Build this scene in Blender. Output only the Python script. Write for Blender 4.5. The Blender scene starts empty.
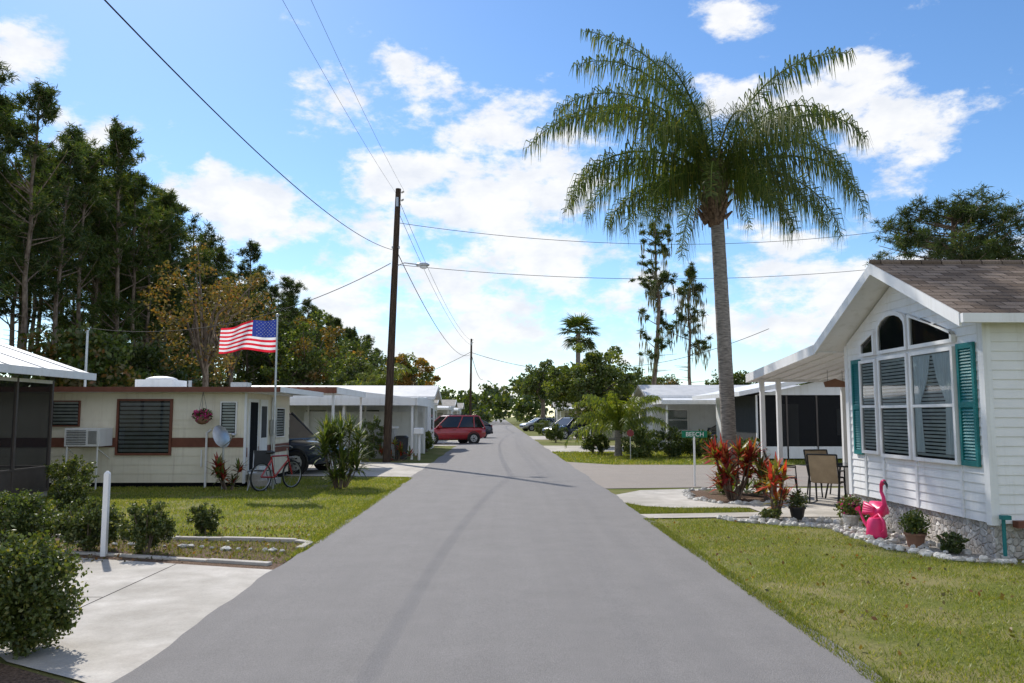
import bpy, math, random
import numpy as np
from mathutils import Vector, Matrix
random.seed(7)
rng = np.random.default_rng(7)
scene = bpy.context.scene
R = math.radians
SUN_EL, SUN_AZ = 41.0, -28.0     # azimuth measured from +Y toward +X

# ------------------------------------------------------------------ materials
def newmat(name):
    m = bpy.data.materials.new(name); m.use_nodes = True
    nt = m.node_tree
    for n in list(nt.nodes): nt.nodes.remove(n)
    out = nt.nodes.new('ShaderNodeOutputMaterial')
    return m, nt, out
def c4(c): return (c[0], c[1], c[2], 1)
def ramp(nt, fac, stops):
    r = nt.nodes.new('ShaderNodeValToRGB')
    el = r.color_ramp.elements
    while len(el) < len(stops): el.new(0.5)
    for e, (p, c) in zip(el, stops): e.position = p; e.color = c4(c)
    nt.links.new(fac, r.inputs[0]); return r
def noise(nt, vec, scale, detail=6, rough=.6):
    n = nt.nodes.new('ShaderNodeTexNoise'); n.inputs['Scale'].default_value = scale
    n.inputs['Detail'].default_value = detail; n.inputs['Roughness'].default_value = rough
    nt.links.new(vec, n.inputs['Vector']); return n.outputs['Fac']
def mixc(nt, a, b, fac, mode='MIX'):
    m = nt.nodes.new('ShaderNodeMix'); m.data_type = 'RGBA'; m.blend_type = mode
    for i, v in ((6, a), (7, b)):
        if hasattr(v, 'is_linked'): nt.links.new(v, m.inputs[i])
        else: m.inputs[i].default_value = c4(v)
    if hasattr(fac, 'is_linked'): nt.links.new(fac, m.inputs[0])
    else: m.inputs[0].default_value = fac
    return m.outputs[2]
def mapping(nt, sc=(1, 1, 1), rot=(0, 0, 0)):
    tc = nt.nodes.new('ShaderNodeTexCoord'); mp = nt.nodes.new('ShaderNodeMapping')
    mp.inputs['Scale'].default_value = sc; mp.inputs['Rotation'].default_value = rot
    nt.links.new(tc.outputs['Object'], mp.inputs['Vector']); return mp.outputs[0]
def surf(name, c1, c2, scale=4, rough=.8, bump=0.0, bscale=60, spec=.3, metal=0.0,
         big=None, bigscale=.6, sc=(1, 1, 1), lo=.35, hi=.65, coat=0.0, stain=None, crack=False):
    m, nt, out = newmat(name)
    b = nt.nodes.new('ShaderNodeBsdfPrincipled')
    v = mapping(nt, sc)
    col = ramp(nt, noise(nt, v, scale), [(lo, c1), (hi, c2)]).outputs[0]
    if big:
        f = ramp(nt, noise(nt, v, bigscale, 4), [(.42, (0, 0, 0)), (.68, (1, 1, 1))]).outputs[0]
        col = mixc(nt, col, big, f)
    if stain:   # vertical dirt streaks
        vs = mapping(nt, (5, 5, .35))
        f = ramp(nt, noise(nt, vs, 1.5, 6, .7), [(.52, (0, 0, 0)), (.8, (1, 1, 1))]).outputs[0]
        col = mixc(nt, col, stain, f)
    if crack:
        f = ramp(nt, noise(nt, v, 45, 4, .8), [(.3, (.86,)*3), (.7, (1.05,)*3)]).outputs[0]
        col = mixc(nt, col, f, 1, 'MULTIPLY')
    nt.links.new(col, b.inputs['Base Color'])
    b.inputs['Roughness'].default_value = rough; b.inputs['Metallic'].default_value = metal
    b.inputs['Specular IOR Level'].default_value = spec
    b.inputs['Coat Weight'].default_value = coat
    if bump:
        bp = nt.nodes.new('ShaderNodeBump'); bp.inputs['Strength'].default_value = bump
        bp.inputs['Distance'].default_value = .02
        nt.links.new(noise(nt, v, bscale, 4), bp.inputs['Height'])
        nt.links.new(bp.outputs[0], b.inputs['Normal'])
    nt.links.new(b.outputs[0], out.inputs[0]); return m
def leafmat(name, c1, c2, c3=None, trans=.35, gloss=.05, objvar=.25, tint=(1.35, 1.3, .55)):
    m, nt, out = newmat(name)
    g = nt.nodes.new('ShaderNodeNewGeometry')
    stops = [(0, c1), (.75, c2)] + ([(1, c3)] if c3 else [])
    col = ramp(nt, g.outputs['Random Per Island'], stops).outputs[0]
    if objvar:
        oi = nt.nodes.new('ShaderNodeObjectInfo')
        f2 = ramp(nt, oi.outputs['Random'], [(0, (1-objvar,)*3), (1, (1+objvar, 1+objvar*.8, 1-objvar*.3))]).outputs[0]
        col = mixc(nt, col, f2, 1.0, 'MULTIPLY')
    d = nt.nodes.new('ShaderNodeBsdfDiffuse'); t = nt.nodes.new('ShaderNodeBsdfTranslucent')
    nt.links.new(col, d.inputs[0])
    warm = mixc(nt, col, tint, 1.0, 'MULTIPLY'); nt.links.new(warm, t.inputs[0])
    a = nt.nodes.new('ShaderNodeMixShader'); a.inputs[0].default_value = trans
    nt.links.new(d.outputs[0], a.inputs[1]); nt.links.new(t.outputs[0], a.inputs[2])
    if gloss:
        gl = nt.nodes.new('ShaderNodeBsdfGlossy'); gl.inputs['Roughness'].default_value = .45
        c = nt.nodes.new('ShaderNodeMixShader'); c.inputs[0].default_value = gloss
        nt.links.new(a.outputs[0], c.inputs[1]); nt.links.new(gl.outputs[0], c.inputs[2]); a = c
    nt.links.new(a.outputs[0], out.inputs[0]); return m
def glassmat(name):
    m, nt, out = newmat(name)
    fr = nt.nodes.new('ShaderNodeFresnel'); fr.inputs[0].default_value = 1.5
    gl = nt.nodes.new('ShaderNodeBsdfGlossy'); gl.inputs['Roughness'].default_value = .03
    tr = nt.nodes.new('ShaderNodeBsdfTransparent'); tr.inputs[0].default_value = (.85, .9, .9, 1)
    mx = nt.nodes.new('ShaderNodeMixShader')
    nt.links.new(fr.outputs[0], mx.inputs[0]); nt.links.new(tr.outputs[0], mx.inputs[1]); nt.links.new(gl.outputs[0], mx.inputs[2])
    nt.links.new(mx.outputs[0], out.inputs[0]); return m
def solid(name, c, rough=.6, metal=0.0, spec=.4, coat=0.0, var=.12, scale=6):
    return surf(name, tuple(x*(1-var) for x in c), tuple(min(1, x*(1+var)) for x in c), scale, rough, 0, 60, spec, metal, coat=coat)

M = {}
def asphalt_mat(name, c1, c2, streak):
    m, nt, out = newmat(name)
    b = nt.nodes.new('ShaderNodeBsdfPrincipled'); b.inputs['Roughness'].default_value = .85
    b.inputs['Specular IOR Level'].default_value = .2
    v = mapping(nt); vs = mapping(nt, (1.3, .04, 1))
    col = ramp(nt, noise(nt, v, 95, 4, .85), [(.3, c1), (.7, c2)]).outputs[0]
    f = ramp(nt, noise(nt, vs, 2.2, 4), [(.3, (.94,)*3), (.7, (1.05,)*3)]).outputs[0]
    col = mixc(nt, col, f, streak, 'MULTIPLY')
    f = ramp(nt, noise(nt, v, 1.6, 7, .75), [(.3, (.92,)*3), (.7, (1.06,)*3)]).outputs[0]
    col = mixc(nt, col, f, 1, 'MULTIPLY')
    nt.links.new(col, b.inputs['Base Color'])
    bp = nt.nodes.new('ShaderNodeBump'); bp.inputs['Strength'].default_value = .8; bp.inputs['Distance'].default_value = .014
    nt.links.new(noise(nt, v, 120, 3), bp.inputs['Height']); nt.links.new(bp.outputs[0], b.inputs['Normal'])
    nt.links.new(b.outputs[0], out.inputs[0]); return m
M['asphalt'] = asphalt_mat('asphalt', (.16, .15, .143), (.30, .283, .272), .7)
M['asphalt_old'] = asphalt_mat('asphalt_old', (.23, .195, .165), (.38, .335, .29), .2)
M['concrete'] = surf('concrete', (.46, .42, .37), (.58, .54, .485), 3, .9, .3, 90, .2, big=(.37, .34, .295), bigscale=.9, crack=True)
M['grass_ground'] = surf('grass_ground', (.08, .10, .02), (.15, .17, .04), 22, .95, .8, 60, .1, big=(.22, .19, .08), bigscale=.5)
M['lawn'] = surf('lawn_soil', (.10, .12, .025), (.18, .19, .045), 30, .95, .8, 80, .1, big=(.27, .23, .11), bigscale=.9)
M['mulch'] = surf('mulch', (.07, .045, .03), (.24, .16, .11), 45, .95, 1.0, 70, .1)
M['gravel'] = surf('gravel', (.25, .22, .19), (.55, .52, .47), 60, .95, 1.0, 70, .1)
M['white'] = surf('white_vinyl', (.79, .78, .77), (.85, .84, .83), 3, .45, 0, 40, .4, stain=(.68, .66, .61))
M['white_alu'] = surf('white_aluminium', (.75, .75, .75), (.83, .83, .83), 2, .4, 0, 40, .4, stain=(.60, .59, .56))
M['beige'] = surf('beige_siding', (.74, .67, .52), (.82, .76, .61), 1.5, .5, 0, 40, .4, stain=(.60, .52, .39))
M['brown'] = solid('brown_trim', (.17, .06, .035))
M['teal'] = solid('teal_shutter', (.012, .17, .17), .45)
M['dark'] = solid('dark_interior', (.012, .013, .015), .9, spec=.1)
M['screen'] = solid('insect_screen', (.05, .052, .055), .7, spec=.2)
M['bronze'] = solid('bronze_frame', (.10, .08, .07), .5)
M['glass'] = glassmat('window_glass')
M['blind'] = solid('blind_slat', (.68, .69, .68), .5)
M['curtain'] = surf('curtain', (.6, .61, .6), (.8, .81, .8), 6, .9, sc=(1, 14, .4))
M['bark'] = surf('bark', (.10, .07, .055), (.28, .22, .17), 9, .95, 1, 14, .1, sc=(1, 1, .35))
M['palmbark'] = surf('palm_bark', (.13, .115, .10), (.36, .32, .28), 7, .95, 1, 20, .1, sc=(1, 1, 6))
M['boot'] = surf('palm_boots', (.07, .045, .03), (.22, .15, .10), 14, .95, 1, 20, .1)
M['wood'] = surf('pole_wood', (.035, .025, .02), (.10, .07, .05), 6, .95, .6, 30, .1, sc=(8, 8, .5))
M['steel'] = solid('steel', (.45, .46, .47), .35, .8)
M['jalousie'] = solid('jalousie_glass', (.22, .23, .24), .2, 0, .8)
M['black'] = solid('black_metal', (.02, .02, .02), .5)
M['rubber'] = solid('rubber', (.02, .02, .02), .9)
M['wire'] = solid('wire', (.02, .02, .022), .8)
M['rock'] = surf('white_rock', (.36, .34, .30), (.70, .67, .62), 9, .9, .5, 30, .2)
M['needle'] = leafmat('pine_needles', (.03, .055, .015), (.075, .12, .028), (.17, .16, .055), .4, .03)
M['leaf'] = leafmat('leaf_green', (.04, .07, .015), (.10, .145, .03), (.18, .19, .05), .4)
M['leaf_bright'] = leafmat('leaf_bright', (.08, .12, .018), (.17, .22, .035), (.28, .27, .06), .45)
M['leaf_autumn'] = leafmat('leaf_autumn', (.07, .075, .02), (.18, .13, .035), (.26, .11, .03), .4)
M['leaf_orange'] = leafmat('leaf_orange', (.26, .17, .03), (.38, .20, .03), (.15, .18, .03), .45)
M['shrub'] = leafmat('shrub_leaf', (.05, .08, .015), (.12, .16, .035), (.24, .23, .06), .35)
M['palmleaf'] = leafmat('palm_leaflet', (.03, .055, .012), (.07, .11, .022), (.17, .17, .05), .42, .04)
M['moss'] = leafmat('spanish_moss', (.12, .13, .09), (.20, .20, .14), None, .2, 0)
M['ti_red'] = leafmat('ti_leaf_red', (.22, .02, .03), (.50, .05, .035), (.60, .22, .05), .4)
M['ti_green'] = leafmat('ti_leaf_green', (.10, .14, .03), (.30, .26, .06), (.40, .12, .05), .4)
M['yucca'] = leafmat('yucca_leaf', (.06, .10, .02), (.15, .21, .04), (.28, .28, .08), .4)
M['blade'] = leafmat('grass_blade', (.11, .155, .02), (.23, .27, .042), (.42, .36, .16), .4, .03)
M['flower'] = leafmat('flower_pink', (.45, .03, .20), (.60, .06, .30), None, .3, tint=(1.2, .8, 1))
M['pink'] = solid('pink_plastic', (.75, .035, .16), .4)
M['red'] = solid('red_paint', (.32, .012, .018), .3, coat=1)
M['navy'] = solid('dark_blue_paint', (.02, .03, .05), .3, coat=1)
M['silver'] = solid('silver_paint', (.35, .36, .37), .3, .6, coat=1)
M['carglass'] = solid('car_glass', (.012, .014, .016), .05, spec=.7)
M['lampred'] = solid('tail_lamp', (.35, .01, .01), .2)
M['signred'] = solid('sign_red', (.20, .03, .03), .5)
M['lampclear'] = solid('head_lamp', (.7, .7, .7), .1)
M['flag_red'] = leafmat('flag_red', (.50, .02, .04), (.52, .025, .045), None, .5, 0, 0, (1.3, 1, 1))
M['flag_white'] = leafmat('flag_white', (.78, .78, .78), (.80, .80, .80), None, .45, 0, 0, (1, 1, 1))
M['flag_blue'] = leafmat('flag_blue', (.03, .05, .20), (.035, .055, .22), None, .45, 0, 0, (1, 1, 1.2))
M['green_sign'] = solid('sign_green', (.0, .17, .09), .4)
M['tan'] = solid('tan_fabric', (.36, .27, .17), .8)
M['terracotta'] = solid('terracotta', (.25, .13, .08), .8)
M['roof_metal'] = surf('roof_metal', (.52, .52, .51), (.64, .63, .62), 2, .5, 0, 40, .4)
M['grey_roof'] = surf('grey_roof', (.24, .22, .20), (.34, .32, .29), 3, .8, 0, 40, .2)
mm, nt, out = newmat('screen_mesh'); d = nt.nodes.new('ShaderNodeBsdfDiffuse'); d.inputs[0].default_value = (.03, .03, .032, 1); t = nt.nodes.new('ShaderNodeBsdfTransparent'); mx = nt.nodes.new('ShaderNodeMixShader')
mx.inputs[0].default_value = .6; nt.links.new(t.outputs[0], mx.inputs[1]); nt.links.new(d.outputs[0], mx.inputs[2]); nt.links.new(mx.outputs[0], out.inputs[0]); M['mesh'] = mm

def stonemat():
    m, nt, out = newmat('stone_skirting')
    b = nt.nodes.new('ShaderNodeBsdfPrincipled'); b.inputs['Roughness'].default_value = .9
    v = mapping(nt)
    vo = nt.nodes.new('ShaderNodeTexVoronoi'); vo.inputs['Scale'].default_value = 12
    nt.links.new(v, vo.inputs['Vector'])
    ve = nt.nodes.new('ShaderNodeTexVoronoi'); ve.feature = 'DISTANCE_TO_EDGE'; ve.inputs['Scale'].default_value = 12
    nt.links.new(v, ve.inputs['Vector'])
    sep = nt.nodes.new('ShaderNodeSeparateColor'); nt.links.new(vo.outputs['Color'], sep.inputs[0])
    col = ramp(nt, sep.outputs[0], [(0, (.34, .30, .26)), (.4, (.54, .50, .45)), (.7, (.66, .63, .58)), (1, (.42, .34, .27))]).outputs[0]
    e = ramp(nt, ve.outputs['Distance'], [(0, (1, 1, 1)), (.06, (0, 0, 0))]).outputs[0]
    col = mixc(nt, col, (.6, .57, .53), e)
    f = ramp(nt, noise(nt, v, 30), [(.3, (.75,)*3), (.7, (1.15,)*3)]).outputs[0]
    col = mixc(nt, col, f, 1, 'MULTIPLY')
    nt.links.new(col, b.inputs['Base Color'])
    bp = nt.nodes.new('ShaderNodeBump'); bp.inputs['Strength'].default_value = .8; bp.inputs['Distance'].default_value = .03
    h = ramp(nt, ve.outputs['Distance'], [(0, (0, 0, 0)), (.15, (1, 1, 1))]).outputs[0]
    nt.links.new(h, bp.inputs['Height']); nt.links.new(bp.outputs[0], b.inputs['Normal'])
    nt.links.new(b.outputs[0], out.inputs[0]); return m
M['stone'] = stonemat()
def shinglemat():
    m, nt, out = newmat('roof_shingle')
    b = nt.nodes.new('ShaderNodeBsdfPrincipled'); b.inputs['Roughness'].default_value = .95; b.inputs['Specular IOR Level'].default_value = .1
    v = mapping(nt)
    br = nt.nodes.new('ShaderNodeTexBrick'); nt.links.new(v, br.inputs['Vector'])
    br.inputs['Scale'].default_value = 1; br.inputs['Brick Width'].default_value = .3; br.inputs['Row Height'].default_value = .13
    br.inputs['Mortar Size'].default_value = .008; br.inputs['Bias'].default_value = 0
    br.inputs['Color1'].default_value = (.13, .095, .07, 1); br.inputs['Color2'].default_value = (.27, .21, .165, 1); br.inputs['Mortar'].default_value = (.04, .03, .025, 1)
    f = ramp(nt, noise(nt, v, 60, 3), [(.3, (.7,)*3), (.7, (1.25,)*3)]).outputs[0]
    col = mixc(nt, br.outputs[0], f, 1, 'MULTIPLY')
    nt.links.new(col, b.inputs['Base Color'])
    bp = nt.nodes.new('ShaderNodeBump'); bp.inputs['Strength'].default_value = .6; bp.inputs['Distance'].default_value = .01
    nt.links.new(col, bp.inputs['Height']); nt.links.new(bp.outputs[0], b.inputs['Normal'])
    nt.links.new(b.outputs[0], out.inputs[0]); return m
M['shingle'] = shinglemat()

# ------------------------------------------------------------------ mesh builder
def link(o): scene.collection.objects.link(o); return o
def empty(name, loc=(0, 0, 0), rz=0):
    e = bpy.data.objects.new(name, None); e.empty_display_size = .3
    e.location = loc; e.rotation_euler = (0, 0, rz); return link(e)
class MB:
    def __init__(s): s.v = []; s.f = []; s.m = []; s.sm = []; s.mats = []
    def mi(s, key):
        if key not in s.mats: s.mats.append(key)
        return s.mats.index(key)
    def add(s, vs, fs, key, smooth=False):
        o = len(s.v); s.v += [tuple(v) for v in vs]; k = s.mi(key)
        for f in fs: s.f.append(tuple(o+i for i in f)); s.m.append(k); s.sm.append(smooth)
    def box(s, x0, x1, y0, y1, z0, z1, key):
        vs = [(x, y, z) for z in (z0, z1) for y in (y0, y1) for x in (x0, x1)]
        s.add(vs, [(0, 2, 3, 1), (4, 5, 7, 6), (0, 1, 5, 4), (2, 6, 7, 3), (0, 4, 6, 2), (1, 3, 7, 5)], key)
    def hull(s, a, b, key):
        n = len(a)
        s.add(list(a)+list(b), [tuple(range(n))[::-1], tuple(range(n, 2*n))]+[(i, (i+1) % n, n+(i+1) % n, n+i) for i in range(n)], key)
    def quad(s, pts, key): s.add(pts, [tuple(range(len(pts)))], key)
    def tube(s, path, rad, key, seg=8, cap=True, smooth=True, sq=1.0):
        path = [Vector(p) for p in path]; n = len(path)
        if not hasattr(rad, '__len__'): rad = [rad]*n
        vs = []; prev = None
        for i, p in enumerate(path):
            t = (path[min(i+1, n-1)]-path[max(i-1, 0)]).normalized()
            if prev is None:
                u = t.orthogonal().normalized()
            else:
                u = (prev-t*prev.dot(t)); u = u.normalized() if u.length > 1e-5 else t.orthogonal().normalized()
            prev = u; w = t.cross(u)
            for k in range(seg):
                a = 2*math.pi*k/seg; q = p+u*math.cos(a)*rad[i]+w*math.sin(a)*rad[i]*sq; vs.append(q)
        fs = [(i*seg+k, i*seg+(k+1) % seg, (i+1)*seg+(k+1) % seg, (i+1)*seg+k) for i in range(n-1) for k in range(seg)]
        s.add(vs, fs, key, smooth)
        if cap:
            s.add(vs[:seg], [tuple(range(seg))[::-1]], key); s.add(vs[-seg:], [tuple(range(seg))], key)
    def ell(s, c, r, key, seg=12, ring=8, jit=0, smooth=True):
        vs = [];
        for i in range(ring+1):
            th = math.pi*i/ring
            for k in range(seg):
                a = 2*math.pi*k/seg; j = 1+random.uniform(-jit, jit)
                vs.append((c[0]+r[0]*math.sin(th)*math.cos(a)*j, c[1]+r[1]*math.sin(th)*math.sin(a)*j, c[2]+r[2]*math.cos(th)*j))
        fs = [(i*seg+k, (i+1)*seg+k, (i+1)*seg+(k+1) % seg, i*seg+(k+1) % seg) for i in range(ring) for k in range(seg)]
        s.add(vs, fs, key, smooth)
    def torus(s, c, R0, r0, key, ax='x', seg=24):
        pts = []
        for k in range(seg+1):
            a = 2*math.pi*k/seg; ca, sa = R0*math.cos(a), R0*math.sin(a)
            pts.append((c[0], c[1]+ca, c[2]+sa) if ax == 'x' else ((c[0]+ca, c[1], c[2]+sa) if ax == 'y' else (c[0]+ca, c[1]+sa, c[2])))
        s.tube(pts, r0, key, 6, False)
    def poly(s, pts, z, key): s.quad([(p[0], p[1], z) for p in pts], key)
    def obj(s, name, parent=None, origin=(0, 0, 0), bevel=0, rz=0):
        me = bpy.data.meshes.new(name)
        o = Vector(origin)
        me.from_pydata([(v[0]-o.x, v[1]-o.y, v[2]-o.z) for v in s.v], [], s.f)
        for k in s.mats: me.materials.append(M[k])
        me.polygons.foreach_set('material_index', s.m); me.polygons.foreach_set('use_smooth', s.sm); me.update()
        ob = link(bpy.data.objects.new(name, me))
        if parent: ob.parent = parent
        else: ob.location = o; ob.rotation_euler = (0, 0, rz)
        if bevel:
            b = ob.modifiers.new('bevel', 'BEVEL'); b.width = bevel; b.segments = 2; b.limit_method = 'ANGLE'
        return ob
    def boards(s, p0, p1, z0, z1, ex, nrm, key, clip=None, out=.016):
        p0 = Vector(p0); p1 = Vector(p1); n = Vector(nrm); z = z0
        while z < z1-1e-4:
            zt = min(z+ex, z1); a, b = p0, p1
            if clip:
                c = clip(zt)
                if c is None: break
                a, b = c; a = Vector(a); b = Vector(b)
            A = a+n*out; B = b+n*out; A2 = a+n*.002; B2 = b+n*.002
            s.quad([(A.x, A.y, z), (B.x, B.y, z), (B2.x, B2.y, zt), (A2.x, A2.y, zt)], key)
            s.quad([(A.x, A.y, z), (B.x, B.y, z), (b.x, b.y, z), (a.x, a.y, z)], key)
            z = zt

# leaf clouds ------------------------------------------------------
def unit(n):
    v = rng.normal(size=(n, 3)); return v/np.linalg.norm(v, axis=1, keepdims=True)
def diamonds(C, U, V):
    return np.stack([C-U, C+V-U*.1, C+U, C-V-U*.1], 1).reshape(-1, 3)
def rand_leaves(C, ln, wd, up=0.0):
    n = len(C); u = unit(n); u[:, 2] += up; u /= np.linalg.norm(u, axis=1, keepdims=True)
    w = np.cross(u, unit(n)); w /= np.linalg.norm(w, axis=1, keepdims=True)+1e-9
    s = rng.uniform(.7, 1.3, (n, 1)); return diamonds(C, u*ln*s*.5, w*wd*s*.5)
def leafobj(name, parts, mb=None, parent=None, loc=None):
    mb = mb or MB(); V = [np.array(mb.v).reshape(-1, 3)]; F = [list(f) for f in mb.f]; mi = list(mb.m); off = len(mb.v)
    for P, key in parts:
        k = mb.mi(key); n = len(P)//4; V.append(P)
        F += (np.arange(n*4).reshape(n, 4)+off).tolist(); mi += [k]*n; off += n*4
    me = bpy.data.meshes.new(name); me.from_pydata(np.concatenate(V).tolist(), [], F)
    for k in mb.mats: me.materials.append(M[k])
    me.polygons.foreach_set('material_index', mi)
    sm = [False]*len(mi); sm[:len(mb.sm)] = mb.sm; me.polygons.foreach_set('use_smooth', sm); me.update()
    ob = link(bpy.data.objects.new(name, me))
    if parent: ob.parent = parent
    if loc: ob.location = loc
    return ob
def inst(src, name, loc, rz=0, sc=(1, 1, 1)):
    o = link(bpy.data.objects.new(name, src.data)); o.location = loc; o.rotation_euler = (0, 0, rz); o.scale = sc; return o

def pine(name, H=18, c0=.45, Rm=2.2, limbs=42, clumps=6, need=60, loc=(0, 0, 0), key='needle', cone=.6, nl=.4, tr=.17, moss=0, cr=.32, flat=.6):
    mb = MB(); pts = []; x = y = 0
    for i in range(9):
        pts.append((x, y, H*i/8)); x += random.uniform(-.22, .22); y += random.uniform(-.22, .22)
    mb.tube(pts, [tr*(1-.85*i/8)+.02 for i in range(9)], 'bark', 8)
    C = []; MS = []
    for k in range(limbs):
        t = random.random()**.9; z = H*(c0+(1-c0)*t)
        f = i = min(7, int(z/H*8)); fr = z/H*8-i
        bx = pts[i][0]*(1-fr)+pts[i+1][0]*fr; by = pts[i][1]*(1-fr)+pts[i+1][1]*fr
        prof = (1-t)**cone*min(1, .5+t*2.0)
        L = Rm*prof*random.uniform(.3, 1.35)+.4; a = random.uniform(0, 2*math.pi); el = R(random.uniform(-5, 45)+t*22)
        P = [Vector((bx, by, z))+Vector((math.cos(a)*math.cos(el)*L*s, math.sin(a)*math.cos(el)*L*s, math.sin(el)*L*s+.12*L*s*s)) for s in (0, .5, 1)]
        mb.tube(P, [.05, .03, .012], 'bark', 4, False)
        for c in range(clumps):
            s = random.uniform(.4, 1.1); q = P[0].lerp(P[2], s)+Vector((random.gauss(0, .32*min(1, L/2)), random.gauss(0, .32*min(1, L/2)), random.gauss(0, .22)))
            C.append(q)
            if moss and random.random() < moss: MS.append(q)
    for k in range(9):
        z = H*random.uniform(.2, c0+.05); a = random.uniform(0, 6.28); l = random.uniform(.5, 1.6); j = min(7, int(z/H*8))
        mb.tube([(pts[j][0], pts[j][1], z), (pts[j][0]+math.cos(a)*l, pts[j][1]+math.sin(a)*l, z+.1)], [.03, .01], 'bark', 4, False)
    C = np.array([tuple(c) for c in C]); Cn = np.repeat(C, need, 0); n = len(Cn)
    SZ = np.repeat(rng.uniform(.6, 1.3, (len(C), 1)), need, 0)
    d = unit(n); d[:, 2] = d[:, 2]*flat+.15; r = rng.uniform(.1, 1, (n, 1))
    ctr = Cn+d*r*cr*SZ; u = d*.6+unit(n)*.5; u /= np.linalg.norm(u, axis=1, keepdims=True)
    w = np.cross(u, unit(n)); w /= np.linalg.norm(w, axis=1, keepdims=True)
    parts = [(diamonds(ctr, u*nl*.5, w*nl*.065), key)]
    if MS:
        m = np.array([tuple(c) for c in MS]); m = np.repeat(m, 14, 0); m = m+rng.normal(size=m.shape)*[.12, .12, .1]; m[:, 2] -= rng.uniform(0, 1.4, len(m))
        parts.append((diamonds(m, np.tile([[0, 0, -.35]], (len(m), 1)), unit(len(m))*[.05, .05, 0]), 'moss'))
    return leafobj(name, parts, mb, loc=loc)

def broad(name, H=7, Rr=(2.5, 2.5, 2.4), clumps=70, per=160, ls=.16, key='leaf', loc=(0, 0, 0), key2=None, tr=.16, spread=.5, zc=None, lw=.6):
    mb = MB(); zc = zc or H-Rr[2]; C = []
    mb.tube([(0, 0, 0), (.08, .03, zc*.5), (-.03, .05, zc)], [tr, tr*.75, tr*.5], 'bark', 8)
    while len(C) < clumps:
        d = unit(1)[0]; r = random.random()**.4*random.uniform(.75, 1.08)
        c = np.array([d[0]*Rr[0]*r, d[1]*Rr[1]*r, zc+d[2]*Rr[2]*r*(1 if d[2] > 0 else .75)])
        if c[2] < .25: continue
        C.append(c)
        if len(C) % 3 == 0:
            m = Vector((c[0]*.45, c[1]*.45, zc*.75+c[2]*.25)); mb.tube([(0, 0, zc*.6), m, tuple(c)], [tr*.4, tr*.25, .015], 'bark', 5, False)
    C = np.array(C); szs = rng.uniform(.55, 1.2, len(C))*spread
    Cn = np.repeat(C, per, 0); S = np.repeat(szs, per)[:, None]
    P = Cn+unit(len(Cn))*S*rng.uniform(.2, 1, (len(Cn), 1))**.6*[1, 1, .75]
    if key2:
        msk = np.repeat(rng.random(len(C)) < .35, per)
        parts = [(rand_leaves(P[~msk], ls, ls*lw), key), (rand_leaves(P[msk], ls, ls*lw), key2)]
    else: parts = [(rand_leaves(P, ls, ls*lw), key)]
    return leafobj(name, parts, mb, loc=loc)

def shrub(name, loc, r=.35, h=.7, n=5000, ls=.03, key='shrub', rx=1.0):
    mb = MB()
    for k in range(9):
        a = random.uniform(0, 6.28); q = r*random.uniform(.3, .8)
        mb.tube([(math.cos(a)*.03, math.sin(a)*.03, 0), (math.cos(a)*q*.5*rx, math.sin(a)*q*.5, h*.4), (math.cos(a)*q*rx, math.sin(a)*q, h*.8)], [.012, .008, .004], 'bark', 5, False)
    nc = max(40, int(n/110)); d = unit(nc); rr = rng.random((nc, 1))**.35
    C = d*rr*[r*.86*rx, r*.86, h*.44]+[0, 0, h*.50]
    Cn = np.repeat(C, n//nc, 0); P = Cn+unit(len(Cn))*rng.uniform(.1, 1, (len(Cn), 1))*min(r, h)*.24
    ks = 26; sd = unit(ks); sd[:, 2] = abs(sd[:, 2]); S0 = sd*[r*.9*rx, r*.9, h*.42]+[0, 0, h*.52]
    SP = np.repeat(S0, 14, 0)+np.repeat(sd, 14, 0)*np.tile(np.linspace(0, .10*h, 14), ks)[:, None]+rng.normal(size=(ks*14, 3))*.010
    P = np.concatenate([P, SP]); P = P[P[:, 2] > .02]
    return leafobj(name, [(rand_leaves(P, ls, ls*.6, .3), key)], mb, loc=loc)

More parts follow.
